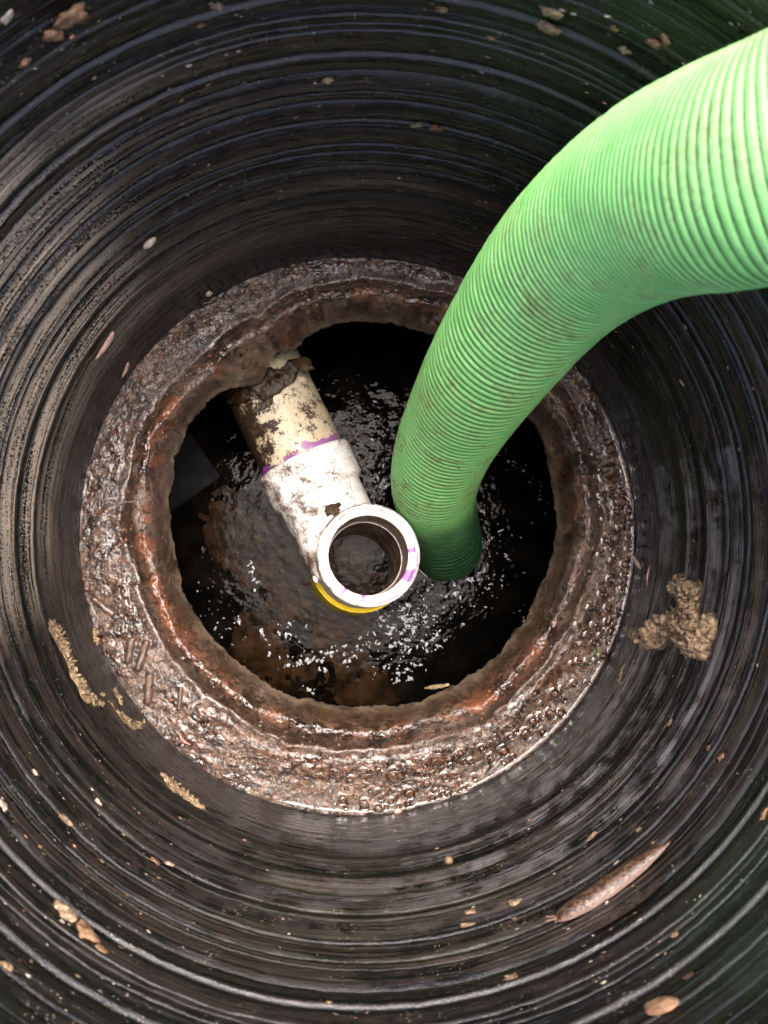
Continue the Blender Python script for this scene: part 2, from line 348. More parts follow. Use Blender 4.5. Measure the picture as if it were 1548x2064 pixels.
riser = empty('septic_riser', (0, 0, 0), label='black ribbed plastic riser shaft lining the pit', cat='riser')
NTH = 440
def riser_strip(name, za, zb, zs=None, rs=None, dz=0.00062):
    if zs is None:
        n = max(6, int((zb-za)/dz)); zs = np.linspace(za, zb, n); rs = wall_r(zs)
    th = np.linspace(0, 2*math.pi, NTH, endpoint=False)
    T, Z = np.meshgrid(th, zs, indexing='ij'); Rr = np.repeat(rs[None, :], NTH, 0)
    P = np.stack([np.cos(T)*0.3, np.sin(T)*0.3, Z], -1)
    Q = P*np.array([1, 1, 14.0])
    Rr = Rr + 0.0014*fbm(P, 4, 3, 3) + 0.0007*fbm(P*np.array([1, 1, 2.]), 90, 3, 9)
    V = np.stack([np.cos(T)*Rr, np.sin(T)*Rr, Z], -1)
    land = np.clip(proud(Z)/0.0038, 0, 1)*(1-np.clip(lines(Z)/0.0007, 0, 1)*0.85); land = np.where(Z < 0.064, 0.55+0.5*fbm(P*np.array([1, 1, 2.5]), 12, 4, 29), land); lbase = land; land = land*(1-0.75*sstep(0.33, 0.44, Z+0.05*fbm(P, 6, 3, 27)))
    deg = np.degrees(T) % 360
    # dried pale mud and painted sky sheen at upper left, own ragged outline
    w = sstep(118, 142, deg+16*fbm(P, 9, 3, 21))*(1-sstep(176, 202, deg+16*fbm(P, 9, 3, 22)))
    hgt = sstep(0.05, 0.15, Z+0.05*fbm(P, 8, 3, 23))*(1-sstep(0.36, 0.42, Z+0.06*fbm(P, 8, 3, 24)))
    film = w*hgt*np.clip(lbase*1.6-0.10, 0, 1)
    film = np.maximum(film, 0.10*sstep(0.15, 0.4, fbm(P*np.array([1, 1, 5.]), 7, 3, 31))*land*sstep(0.05, 0.12, Z)*(1-sstep(0.34, 0.40, Z)))
    alg = sstep(240, 256, deg)*(1-sstep(285, 300, deg))*sstep(0.10, 0.14, Z)*(1-sstep(0.32, 0.36, Z))*(1-land)
    sky_glint = sstep(0.03, 0.07, Z)*(1-sstep(0.20, 0.30, Z))*(sstep(225, 262, deg)*(0.25+0.75*sstep(268, 300, deg))*(1-0.3*sstep(330, 350, deg)) + (deg < 12))*np.clip(land*1.4-0.3, 0, 1)  # where sky glints are painted on the lower wall, stored as 'scale'
    return grid_obj(name, V, M['riser'], wu=True, attrs={'green_tint': np.clip(sstep(8, 30, deg)*(1-sstep(75, 92, deg))*sstep(0.20, 0.42, Z+0.06*fbm(P, 6, 3, 37)) + sstep(296, 312, deg)*(1-sstep(350, 358, deg))*sstep(0.33, 0.42, Z+0.06*fbm(P, 6, 3, 38)), 0, 1), 'scale': sky_glint, 'land': land, 'film': film, 'algae': alg}, parent=riser)
edges = [0.062] + [r[1]+0.003 if i+1 == len(RIBS) or RIBS[i+1][0] > r[1]+0.003 else 0.5*(r[1]+RIBS[i+1][0]) for i, r in enumerate(RIBS)]
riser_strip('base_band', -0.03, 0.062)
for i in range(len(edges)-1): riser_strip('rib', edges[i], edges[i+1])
# rolled top edge and outer skin
a = np.linspace(math.pi, 0, 14)
zs = np.concatenate([np.linspace(edges[-1], RIM_Z-0.012, 10), RIM_Z-0.012+0.012*np.sin(a), np.linspace(RIM_Z-0.02, -0.03, 20)])
rs = np.concatenate([np.full(10, R0+0.0035), R0+0.0155+0.012*np.cos(a), np.full(20, R0+0.0275)])
riser_strip('rim', 0, 0, zs, rs)
# little moulded marks round the foot of the shaft
tickV = np.array([[x, y, z] for x in (-1, 1) for y in (-1, 1) for z in (-1, 1)], float)*np.array([0.0009, 0.0011, 0.0075])
tickF = np.array([[0, 1, 3, 2], [4, 6, 7, 5], [0, 4, 5, 1], [2, 3, 7, 6], [0, 2, 6, 4], [1, 5, 7, 3]])
tick_me = mesh_np('moulded_mark', tickV, tickF, M['riser'], False)
for k in range(17):
    th = math.radians(-6 + k*2.6)
    o = put(bpy.data.objects.new('moulded_mark', tick_me), parent=riser)
    o.location = ((R0+0.0012)*math.cos(th), (R0+0.0012)*math.sin(th), 0.022 + 0.004*(k % 2)); o.rotation_euler = (0, 0, th)
for k in range(16):
    th = math.radians(86 + k*2.6)
    o = put(bpy.data.objects.new('moulded_mark', tick_me), parent=riser)
    o.location = ((R0+0.0012)*math.cos(th), (R0+0.0012)*math.sin(th), 0.024); o.rotation_euler = (0, 0, th)

# ------------------------------------------------------------------ concrete collar of the tank opening
HC = np.array([0.002, 0.018])
def lip_r(th):
    d = np.degrees(th) % 360
    P = np.stack([np.cos(th), np.sin(th), 0*th], -1)
    r = 0.2235 + 0.0045*np.cos(th-math.radians(75)) + 0.0030*fbm(P, 2.2, 3, 41) + 0.0024*fbm(P, 11, 4, 43) + 0.0009*fbm(P, 50, 3, 44)
    r = r - 0.019*np.exp(-((d-128)/11.0)**2) - 0.006*np.exp(-((d-112)/5.0)**2)
    return r
def lip_low(th):
    d = np.degrees(th) % 360
    P = np.stack([np.cos(th), np.sin(th), 0*th], -1)
    return 0.2235 + 0.0045*np.cos(th-math.radians(75)) + 0.0030*fbm(P, 2.2, 3, 41) - 0.019*np.exp(-((d-128)/13.0)**2)
def outer_r(th):
    dx, dy = np.cos(th), np.sin(th); b = HC[0]*dx+HC[1]*dy
    return -b + np.sqrt(b*b - (HC@HC - (R0+0.006)**2))
def collar_z(th, rho, rl, ro):
    pq = np.stack([rho*np.cos(th), rho*np.sin(th), 0*rho], -1)
    rho = rho + (0.0075*fbm(pq, 15, 3, 47)+0.0035*fbm(pq, 60, 2, 49))*sstep(0.0, 0.012, rho-rl)*(1-sstep(0.0, 0.012, 0.012-(ro-rho)))
    dth = np.degrees(th) % 360
    low = 0.0080*np.exp(-(((dth-318+180) % 360-180)/58.0)**2)           # the side where water stands
    tled = np.clip((rho-0.264)/(ro-0.264), 0, 1)
    led = 0.001 - low*sstep(0.0, 0.55, tled)
    rc = np.clip(lip_low(th)+0.0195, 0.234, 0.2475)
    rdg = 0.0080*np.exp(-(np.abs(rho-rc)/0.0095)**2.8)
    grv = -0.0065*np.exp(-((rho-rc-0.0205)/0.0075)**2)
    drop = -0.040*np.clip((rc-0.003-rho)/0.017, 0, 1.6)**1.5
    return led + rdg + grv + drop, rc
NT_, NR_ = 1300, 130
th = np.linspace(0, 2*math.pi, NT_, endpoint=False)
tt = np.linspace(0, 1, NR_)
TH, TT = np.meshgrid(th, tt, indexing='ij')
RL = lip_r(TH); RO = outer_r(TH); RHO = RL + (RO-RL)*TT
Z0, RCR = collar_z(TH, RHO, RL, RO)
P0 = np.stack([HC[0]+RHO*np.cos(TH), HC[1]+RHO*np.sin(TH), 0*TH], -1)
n1 = fbm(P0, 28, 4, 51); n2 = fbm(P0, 120, 3, 53); n3 = 1-np.abs(fbm(P0, 260, 3, 57))*2
ledge = sstep(0.020, 0.030, RHO-RCR); ridge = np.exp(-((RHO-RCR+0.001)/0.011)**2)
ADG = np.degrees(TH) % 360
rsp = np.clip(0.42+1.9*fbm(np.stack([np.cos(TH), np.sin(TH), 0*TH], -1), 2.6, 3, 48), 0, 1.15)
over = np.exp(-((ADG-128)/20)**2)*sstep(-0.004, 0.006, RCR-RHO)
rust_ = np.clip(np.maximum(ridge*rsp, 0.9*over), 0, 1)
rough_amt = 0.45+0.55*ledge
Z0 = Z0 + 0.0022*n1 + (0.0016*n2 + 0.0006*n3)*np.maximum(rough_amt, 1.5*ridge)
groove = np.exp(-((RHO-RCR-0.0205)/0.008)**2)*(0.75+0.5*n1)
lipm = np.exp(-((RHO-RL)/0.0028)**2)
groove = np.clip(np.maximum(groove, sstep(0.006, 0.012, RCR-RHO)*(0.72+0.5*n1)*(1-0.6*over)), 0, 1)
def collar_z_at(x, y):
    d = np.array([x, y])-HC; t_ = np.array([math.atan2(d[1], d[0])]); rh = np.array([math.hypot(*d)])
    z, _ = collar_z(t_, rh, lip_r(t_), outer_r(t_)); p = np.array([[x, y, 0.0]])
    return float((z + 0.0022*fbm(p, 28, 4, 51) + 0.0021*fbm(p, 120, 3, 53))[0])
VC = P0.copy(); VC[..., 2] = Z0
collar = empty('concrete_collar', (HC[0], HC[1], 0), label='rusty wet concrete collar around the tank opening', cat='collar')
offs = np.array([HC[0], HC[1], 0.0])
def collar_piece(name, i0, i1):
    sl = slice(i0, i1)
    grid_obj(name, VC[:, sl]-offs, M['collar'], wu=True, parent=collar,
             attrs={'ridge': rust_[:, sl], 'lip': lipm[:, sl], 'ledge': ledge[:, sl], 'groove': groove[:, sl]})
collar_piece('inner_ridge', 0, 54); collar_piece('ledge', 53, NR_)
# broken face of the lip and its underside
kk = np.linspace(0, 1, 14)
rl = lip_r(th)
LP = []
for k in kk:
    r = rl + 0.004*math.sin(k*math.pi)*0 + 0.012*k**1.5
    z = VC[:, 0, 2] - 0.032*k
    LP.append(np.stack([HC[0]+r*np.cos(th), HC[1]+r*np.sin(th), z], -1))
LP = np.stack(LP, 1)
LP[:, 1:, :2] += (0.0022*fbm(LP, 90, 3, 61)[:, 1:, None])*np.stack([np.cos(th), np.sin(th)], -1)[:, None]
lip1 = np.clip(1-kk*0.6, 0, 1)[None, :].repeat(NT_, 0)
grid_obj('lip', (LP-offs)[:, ::-1], M['collar'], wu=True, parent=collar, attrs={'ridge': 0*lip1, 'lip': lip1, 'ledge': 0*lip1, 'groove': 0*lip1})

# ------------------------------------------------------------------ tank below
WZ = -0.26
TA, TB = at_z(375, 1010, WZ), at_z(478, 938, WZ)             # foot of the tank wall at the water
wd = (TB-TA)[:2]; wd /= np.linalg.norm(wd); wnrm = np.array([wd[1], -wd[0]])   # into the tank
if wnrm@(-TA[:2]) < 0: wnrm = -wnrm
def box(name, lo, hi, mat, bev=0.0, **k):
    import bmesh
    bm = bmesh.new(); bmesh.ops.create_cube(bm, size=1)
    for v in bm.verts: v.co = Vector([lo[i]+(v.co[i]+0.5)*(hi[i]-lo[i]) for i in range(3)])
    if bev: bmesh.ops.bevel(bm, geom=bm.edges[:], offset=bev, segments=2, affect='EDGES')
    me = bpy.data.meshes.new(name); bm.to_mesh(me); bm.free(); me.materials.append(mat)
    return put(bpy.data.objects.new(name, me), **k)
tank = empty('septic_tank', (TA[0], TA[1], WZ), label='dark concrete tank walls below the collar', cat='tank')
tank.rotation_euler = (0, 0, math.atan2(wd[1], wd[0]))
ty = 1 if (np.array([-math.sin(tank.rotation_euler[2]), math.cos(tank.rotation_euler[2])])@wnrm) > 0 else -1
box('wall', (-0.9, min(-ty*0.15, -ty*0.25), -0.3), (1.5, max(-ty*0.15, -ty*0.25), 0.17), M['tank'], parent=tank)
box('wall_step', (-0.45, min(-ty*0.149, 0), -0.02), (0.060, max(-ty*0.149, 0), 0.004), M['tank'], 0.0015, parent=tank)
box('wall', (-0.9, min(ty*1.3, ty*1.4), -0.3), (1.5, max(ty*1.3, ty*1.4), 0.17), M['tank'], parent=tank)
box('wall', (-1.0, min(-ty*0.25, ty*1.4), -0.3), (-0.9, max(-ty*0.25, ty*1.4), 0.169), M['tank'], parent=tank)
box('wall', (1.5, min(-ty*0.25, ty*1.4), -0.3), (1.6, max(-ty*0.25, ty*1.4), 0.169), M['tank'], parent=tank)
# slab between the collar and the tank walls
th2 = np.linspace(0, 2*math.pi, 96, endpoint=False)
SV = np.stack([np.stack([HC[0]+r*np.cos(th2), HC[1]+r*np.sin(th2), 0*th2+z], -1) for r, z in ((0.262, -0.090), (0.34, -0.092), (2.2, -0.092))], 1)
grid_obj('roof_slab', SV, M['tank'], wu=True, kind='structure')
SV2 = np.stack([np.stack([r*np.cos(th2), r*np.sin(th2), 0*th2+z], -1) for r, z in ((0.29, -0.0305), (2.2, -0.031))], 1)
grid_obj('roof_slab', SV2, M['tank'], wu=True, kind='structure')
# black liquid
n = 60
gx = np.linspace(-1.6, 1.6, n); GX, GY = np.meshgrid(gx, gx, indexing='ij')
grid_obj('sewage_water', np.stack([GX, GY, 0*GX+WZ], -1), M['sewage'], kind='structure')
# brown scum that breaks the surface in lumps
n = 520
gx = np.linspace(-0.36, 0.36, n); GX, GY = np.meshgrid(gx, gx, indexing='ij')
PG = np.stack([GX, GY, 0*GX], -1)
def spot(px, py, s): q = at_z(px, py, WZ); return np.exp(-((GX-q[0])**2+(GY-q[1])**2)/(s*s))
mask = (-0.34 + 0.62*spot(560, 1120, 0.075) + 0.55*spot(660, 1220, 0.075) + 0.55*spot(500, 1330, 0.06) + 0.40*spot(740, 1390, 0.055) + 0.45*spot(700, 1050, 0.07)
        + 0.35*spot(420, 1060, 0.05) + 0.22*spot(700, 850, 0.05) + 0.30*spot(850, 1180, 0.02) + 0.30*spot(620, 1350, 0.05)
        - 0.45*spot(405, 1180, 0.035) - 0.40*spot(590, 1270, 0.030) - 0.50*spot(430, 1260, 0.03) - 0.3*spot(520, 1200, 0.018))
hgt = mask + 0.34*fbm(PG, 16, 4, 71) + 0.16*fbm(PG, 70, 3, 72)
zz = 0.0016*np.tanh(hgt*1.0) + 0.0003*fbm(PG, 110, 3, 75)*(hgt > -0.1)
# keep it clear of the wall and the hose
grid_obj('floating_scum', np.stack([GX, GY, WZ+np.clip(zz, -0.02, 0.009)], -1), M['scum'], kind='stuff', label='brown scum floating on the black sewage')

# foam bubbles, their sky glints painted as pale colour
def bubbles():
    pts = []
    def line(pxs, npt, spread, s0, s1):
        pxs = np.array(pxs, float); seg = np.linalg.norm(np.diff(pxs, axis=0), axis=1); cs = np.concatenate([[0], np.cumsum(seg)])
        for _ in range(npt):
            t = rng.random()*cs[-1]; i = min(len(seg)-1, np.searchsorted(cs, t)-1 if t > 0 else 0); f = (t-cs[i])/seg[i]
            p = pxs[i]*(1-f)+pxs[i+1]*f + rng.normal(size=2)*spread
            pts.append((p[0], p[1], s0+(s1-s0)*rng.random()**2.5))
    line([(575, 1345), (680, 1325), (760, 1290), (830, 1250)], 150, 16, 0.0008, 0.0028)
    line([(790, 1260), (835, 1245), (850, 1300)], 260, 24, 0.0006, 0.0022)
    line([(760, 1340), (830, 1350), (850, 1310)], 60, 18, 0.0008, 0.0024)
    line([(860, 1200), (960, 1165), (985, 1110), (960, 1050), (945, 1010)], 110, 17, 0.0008, 0.0030)
    line([(880, 1230), (980, 1200), (1040, 1130), (1000, 1040)], 70, 26, 0.0006, 0.0018)
    line([(985, 905), (1040, 930), (1075, 990), (1100, 1030)], 50, 9, 0.0005, 0.0016)
    line([(765, 960), (775, 1000)], 26, 7, 0.0010, 0.0032)
    line([(740, 820), (760, 880), (775, 930)], 40, 16, 0.0005, 0.0020)
    line([(503, 1130), (512, 1165), (515, 1195)], 16, 3, 0.0012, 0.0024)
    line([(520, 1260), (530, 1280), (542, 1300), (543, 1325)], 22, 1.5, 0.0010, 0.0018)
    line([(480, 1235), (482, 1265)], 12, 1.5, 0.0008, 0.0016)
    line([(400, 1170), (430, 1230), (470, 1300)], 50, 20, 0.0006, 0.0020)
    line([(560, 1270), (610, 1270), (630, 1290)], 26, 12, 0.0008, 0.0022)
    line([(590, 1375), (640, 1400)], 14, 8, 0.0010, 0.0024)
    line([(1040, 1230), (1065, 1260)], 14, 7, 0.0006, 0.0018)
    keep_ = [p for p in pts if rng.random() < 0.66]; pts = []
    for px, py, s_ in keep_:
        pts.append((px, py, s_)); g_ = rng.random()*6.28
        if s_ > 0.0013:
            for q_ in range(1, 1+int(rng.random()*4)): pts.append((px+q_*math.cos(g_+0.4*q_)*s_*1500, py+q_*math.sin(g_+0.4*q_)*s_*1500, s_*(0.9-0.15*q_)))
    v0, f0 = ICO[2]; VV, FF = [], []; k = 0
    for px, py, s in pts:
        c = at_z(px, py, WZ)
        s = s*1.1; v = v0*np.array([s*(0.7+1.5*rng.random()**2), s*(0.6+0.5*rng.random()), s*0.7])
        a_ = rng.random()*6.28; ca, sa = math.cos(a_), math.sin(a_)
        v = v@np.array([[ca, sa, 0], [-sa, ca, 0], [0, 0, 1]])
        i, j = int((c[0]+0.36)/0.72*(n-1)), int((c[1]+0.36)/0.72*(n-1))
        hz = max(0.0, float(zz[min(max(i, 0), n-1), min(max(j, 0), n-1)]))
        VV.append(v+np.array([c[0], c[1], WZ+min(hz, 0.009)])); FF.append(f0+k); k += len(v0)
    put(bpy.data.objects.new('foam_bubbles', mesh_np('foam_bubbles', np.concatenate(VV), np.concatenate(FF), M['foam'])), kind='stuff', label='foam bubbles with painted pale glints scattered on the black sewage')
bubbles()

# ------------------------------------------------------------------ pvc outlet pipe with tee
RIMC = at_z(744, 1118, -0.066); LOWC = at_z(727, 1135, -0.168)
ax = RIMC-LOWC; ax /= np.linalg.norm(ax)
PA, PB = at_z(612, 930, -0.137), at_z(536, 772, -0.142)
pdv = PB-PA; pdv /= np.linalg.norm(pdv)
drain = empty('outlet_pipe', tuple(LOWC), label='stained white plastic outlet pipe with open tee end', cat='pipe')
def lathe(name, prof, axis_p, axis_d, mat, nth=96, parent=None, soil=None, jit=0.0, up=(0, 1, 0), primer=None):
    prof = np.array(prof, float); t = np.linspace(0, 2*math.pi, nth, endpoint=False)
    V = np.stack([np.stack([r*np.cos(t), r*np.sin(t), 0*t+z], -1) for r, z in prof], 1)
    s = np.zeros(V.shape[:2])
    if soil is not None: s = np.stack([soil(t, z) for r, z in prof], 1)
    if jit: V[..., :2] *= (1+jit*fbm(V, 40, 3, 81))[..., None]
    o = grid_obj(name, V, mat, wu=True, attrs={'soil': s, 'primer': np.zeros(s.shape) if primer is None else np.stack([primer(t, z) for r, z in prof], 1)}, flip=False)
    fr = frame(axis_d, up); m4 = Matrix.Identity(4)
    for i in range(3):
        for j in range(3): m4[i][j] = fr[i][j]
        m4[i][3] = axis_p[i]-LOWC[i]
    o.matrix_basis = m4
    if parent is not None: o.parent = parent
    return o
def dens(p, step=0.004):                            # add points along a profile
    out = [p[0]]
    for q in p[1:]:
        a_ = np.array(out[-1]); b_ = np.array(q); k = max(1, int(np.linalg.norm(b_-a_)/step))
        for i in range(1, k+1): out.append(tuple(a_+(b_-a_)*i/k))
    return out
def marks(*ms):                                     # dabs of purple primer: (angle, half width, top, bottom)
    def f(t, z):
        d = np.degrees(t); r_ = 0*t
        for a_, w_, zt, zb in ms:
            r_ = np.maximum(r_, (1-sstep(0.6, 1.3, np.abs((d-a_+180) % 360-180)/w_))*(zb <= z <= zt))
        return r_
    return f
# tee: upright run with socket at the top
tee = lathe('tee', dens([(0.058, -0.125), (0.0595, -0.120), (0.0595, -0.062), (0.060, -0.052), (0.0618, -0.046), (0.0622, -0.004), (0.0612, -0.001), (0.0595, 0.0)]), RIMC, ax, M['tee'], 128, drain,
            soil=lambda t, z: 0.3*np.cos(t-0.9)+0.1)
def sub(o, parent):                                 # re-hang a piece one level deeper
    ml = o.matrix_basis.copy(); o.parent = parent
    o.matrix_parent_inverse = Matrix.Identity(4); o.matrix_basis = parent.matrix_basis.inverted() @ ml
    return o
rim = lathe('socket_rim', dens([(0.0596, 0.0001), (0.0570, -0.0003), (0.0560, -0.0018), (0.0553, -0.0035)], 0.001), RIMC, ax, M['rim'], 256, drain, soil=lambda t, z: 0.25*np.cos(t-0.4), primer=marks((-117, 9, 1, -1), (-83, 3, -0.001, -1), (-100, 14, 0.001, -0.0001), (-160, 22, 0.001, -0.0001)))
stub = lathe('inner_stub', dens([(0.0556, -0.0032), (0.0552, -0.0040), (0.0500, -0.0042), (0.0482, -0.0055)], 0.001), RIMC, ax, M['rim'], 256, drain, soil=lambda t, z: 0.15*np.cos(t-0.7), primer=marks((-118, 8, 1, -1), (-84, 3, 1, -1), (172, 3, 1, -1), (145, 3, 1, -1)))
bore = lathe('bore', dens([(0.0482, -0.0055), (0.0480, -0.050), (0.0472, -0.0505), (0.0470, -0.052), (0.0488, -0.0525), (0.0490, -0.19)], 0.003), RIMC, ax, M['bore'], 256, drain, soil=lambda t, z: (0.5 if z < -0.05 else -0.1)+0.2*np.cos(t+0.5), primer=marks((-84, 7, 1, -0.02), (-120, 9, 1, -0.03)))
ring = lathe('bore_ring', dens([(0.0470, -0.0505), (0.0462, -0.0508), (0.0466, -0.0522)], 0.001), RIMC, ax, M['rim'], 128, drain)
for o_ in (rim, stub, bore, ring): sub(o_, tee)
yel = lathe('yellow_collar', dens([(0.0655, -0.190), (0.0655, -0.106), (0.0650, -0.1045), (0.0635, -0.1045), (0.0620, -0.106), (0.057, -0.107)], 0.004), RIMC, ax, M['yellow'], 96, drain)
yel['label'] = 'yellow band under the tee'
# branch: hub that takes the pipe; local z runs from tee to pipe
BR0 = RIMC - ax*0.075; q = PA-pdv*0.02
hub_len = float((PA-BR0)@pdv)
BR0 = PA - pdv*hub_len
br = lathe('branch_hub', dens([(0.0545, 0.0), (0.0548, hub_len-0.052), (0.0555, hub_len-0.049), (0.0600, hub_len-0.045), (0.0615, hub_len-0.042), (0.0622, hub_len-0.002), (0.0612, hub_len), (0.0553, hub_len+0.0002)], 0.003),
           BR0, pdv, M['tee'], 128, drain, soil=lambda t, z: 0.30*np.cos(t+1.75)+0.10, up=(0, 0, 1), jit=0.004)
frb = frame(pdv, (0, 0, 1))
for vtx in br.data.vertices:                        # end the branch inside the wall of the upright run
    w3 = BR0 + frb@np.array(vtx.co)
    q3 = w3-RIMC; al = q3@ax; pr = q3-ax*al
    if np.linalg.norm(pr) < 0.0545 or pdv@pr < 0.0:
        dp = pdv-ax*(pdv@ax); A_ = dp@dp; B_ = 2*pr@dp; C_ = pr@pr-0.0545**2; dsc = B_*B_-4*A_*C_
        if dsc > 0: vtx.co.z += (-B_+math.sqrt(dsc))/(2*A_)
        else: vtx.co.z += max(0.0, -(pr@dp)/A_)
sub(br, tee)
# small moulded nubs on the hub
v0, f0 = ICO[2]
for (px, py, z) in ((593, 1073, -0.130), (636, 1168, -0.100)):
    c = at_z(px, py, z)
    vv = v0*np.array([0.0055, 0.003, 0.004]); o = bpy.data.objects.new('nub', mesh_np('nub', vv, f0, M['rim']))
    put(o, parent=tee); m4 = Matrix.Translation(Vector(c-LOWC)) @ Matrix.Rotation(math.radians(-62), 4, 'Z'); o.matrix_basis = tee.matrix_basis.inverted() @ m4
# pipe itself, local z from the hub end (0.1215) backwards to the far end
pipe_len = 0.42
PE = PA + pdv*(pipe_len-0.02)
pipe = lathe('pipe', dens([(0.0556, -0.30), (0.0556, 0.13)], 0.004), PA+pdv*0.1213, -pdv, M['pipe'], 128, drain,
             soil=lambda t, z: 0.42*np.cos(t-1.7)+0.16*np.cos(2*t-3.6)+0.19 + 0.35*np.clip((0.03-z)/0.06, 0, 1), up=(0, 0, 1), jit=0.003)
# chip of dark mud on the tee
def blob(name, c, size, rot, mat, seed, amp=0.35, sc=1.6, sub_=4, chips=0, chip=0.002, **k):
    v0, f0 = ICO[sub_]
    d = 1 + amp*fbm(v0, sc, 4, seed) + amp*0.5*fbm(v0, sc*5, 3, seed+5)
    v = v0*d[:, None]*np.array(size); VV, FF = [v], [f0]; kk = len(v0)
    vc, fc = ICO[1]
    for _ in range(chips):
        i = rng.integers(len(v)); s = chip*(0.5+rng.random())
        w = (vc*(1+0.3*rng.normal(size=(len(vc), 1)))*np.array([s, s*0.6, s*0.35]))@rand_rot().T + v[i]
        VV.append(w); FF.append(fc+kk); kk += len(vc)
    V = np.concatenate(VV)@np.asarray(rot).T
    me = mesh_np(name, V, np.concatenate(FF), mat, smooth=(chips == 0))
    o = bpy.data.objects.new(name, me); o.location = tuple(c)
    return put(o, **k)
mc = at_z(668, 1022, -0.080)
blob('mud_chip', mc, (0.010, 0.0075, 0.0022), frame(ax+0.35*pdv), M['leaf'], 5, 0.9, 1.5, 3, label='dark brown mud flake stuck on the white tee', cat='mud')

# wet sludge where the pipe goes under the collar
def sludge(pts, name, label, mat, wdt, seed):
    VV = []; nseg = 90; pts = np.array(pts); t = np.linspace(0, len(pts)-1, nseg)
    P = np.stack([np.interp(t, np.arange(len(pts)), pts[:, i]) for i in range(3)], -1)
    W = np.interp(t, np.arange(len(pts)), wdt)
    ring_ = np.linspace(0, 2*math.pi, 36, endpoint=False)
    V = np.zeros((nseg, 36, 3))
    for i in range(nseg):
        tg = P[min(i+1, nseg-1)]-P[max(i-1, 0)]; fr = frame(tg, (0, 0, 1))
        taper = math.sin(math.pi*min(max(i/(nseg-1), 0.01), 0.99))**0.4
        V[i] = P[i] + (np.cos(ring_)[:, None]*fr[:, 0]*0.20 + np.sin(ring_)[:, None]*fr[:, 1])*W[i]*taper
    d = fbm(V, 60, 4, seed); V += (V-P[:, None])*(d[..., None]*0.9) ; V[..., 2] += 0.0016*fbm(V, 130, 3, seed+3)
    c = P.mean(0); o = grid_obj(name, V-c, mat, wv=True); o.location = tuple(c)
    o['label'] = label; o['category'] = 'sludge'
    return o
ptop = -0.142+0.0575
sludge([at_z(458, 812, ptop-0.016), at_z(500, 790, ptop-0.001), at_z(548, 768, ptop+0.003), at_z(592, 738, ptop-0.002), at_z(618, 720, ptop-0.012)], 'sludge', 'dark wet sludge draped over the pipe under the collar', M['sludge'], [0.008, 0.014, 0.015, 0.012, 0.006], 91)
sludge([at_z(545, 775, ptop+0.001), at_z(540, 805, ptop+0.001), at_z(528, 828, ptop)], 'sludge', 'brown tongue of sludge running down the cream pipe', M['sludge'], [0.008, 0.006, 0.004], 95)
# dead leaf
lu = np.linspace(-1, 1, 22); LU, LVv = np.meshgrid(lu, np.linspace(-1, 1, 12), indexing='ij')
wl = (1-np.abs(LU)**1.7)*0.012+0.0004
wl = wl*(1+0.5*fbm(np.stack([LU*4, LVv*0, 0*LU], -1), 1, 3, 4))
lv = np.stack([LU*0.014, LVv*wl*0.6, 0.004*LU**2+0.005*(LVv**2)*(1-LU**2)+0.002*fbm(np.stack([LU, LVv, 0*LU], -1), 2, 3, 9)], -1)
o = grid_obj('dead_leaf', lv, M['leaf'], label='brown dead leaf caught at the broken collar lip', cat='leaf')
o.location = tuple(at_z(612, 732, -0.084)); o.rotation_euler = (0.5, 0.35, math.radians(-18))
sm = o.modifiers.new('thickness', 'SOLIDIFY'); sm.thickness = 0.0006

# ------------------------------------------------------------------ green suction hose
HOD = 0.105
HP = [((900, 1098), 147), ((888, 1054), 154), ((876, 1008), 164), ((877, 960), 180), ((894, 900), 196), ((925, 838), 214), ((985, 738), 250), ((1089, 592), 298), ((1156, 517), 328), ((1249, 445), 366), ((1341, 392), 405), ((1461, 355), 448), ((1548, 344), 482)]
hp = [at_depth(p[0], p[1], HOD*FPX/w) for p, w in HP]
d0 = hp[0]-hp[1]; d0 /= np.linalg.norm(d0)
hp = [hp[0]+np.array([0.012, -0.015, -0.14])] + hp
e = hp[-1]
hp += [np.array([0.295, 0.182, 0.598]), np.array([0.36, 0.172, 0.626]), np.array([0.46, 0.15, 0.632]), np.array([0.58, 0.11, 0.595]), np.array([0.78, 0.03, 0.528]), np.array([1.1, -0.10, 0.517]), np.array([1.8, -0.2, 0.517])]
hp = np.array(hp)
def catmull(P, per=60):
    P = np.vstack([2*P[0]-P[1], P, 2*P[-1]-P[-2]]); out = []
    for i in range(1, len(P)-2):
        p0, p1, p2, p3 = P[i-1:i+3]
        t0 = 0; t1 = np.linalg.norm(p1-p0)**0.5; t2 = t1+np.linalg.norm(p2-p1)**0.5; t3 = t2+np.linalg.norm(p3-p2)**0.5
        for t in np.linspace(t1, t2, per, endpoint=False):
            A1 = (t1-t)/(t1-t0)*p0+(t-t0)/(t1-t0)*p1; A2 = (t2-t)/(t2-t1)*p1+(t-t1)/(t2-t1)*p2; A3 = (t3-t)/(t3-t2)*p2+(t-t2)/(t3-t2)*p3
            B1 = (t2-t)/(t2-t0)*A1+(t-t0)/(t2-t0)*A2; B2 = (t3-t)/(t3-t1)*A2+(t-t1)/(t3-t1)*A3
            out.append((t2-t)/(t2-t1)*B1+(t-t1)/(t2-t1)*B2)
    out.append(P[-2]); return np.array(out)
cl = catmull(hp)
sl = np.concatenate([[0], np.cumsum(np.linalg.norm(np.diff(cl, axis=0), axis=1))])
cl = np.stack([np.interp(np.arange(0, sl[-1], 0.003), sl, cl[:, i]) for i in range(3)], -1)
for _ in range(160): cl[1:-1] = 0.25*cl[:-2]+0.5*cl[1:-1]+0.25*cl[2:]
SUBD = 8
sl = np.concatenate([[0], np.cumsum(np.linalg.norm(np.diff(cl, axis=0), axis=1))])
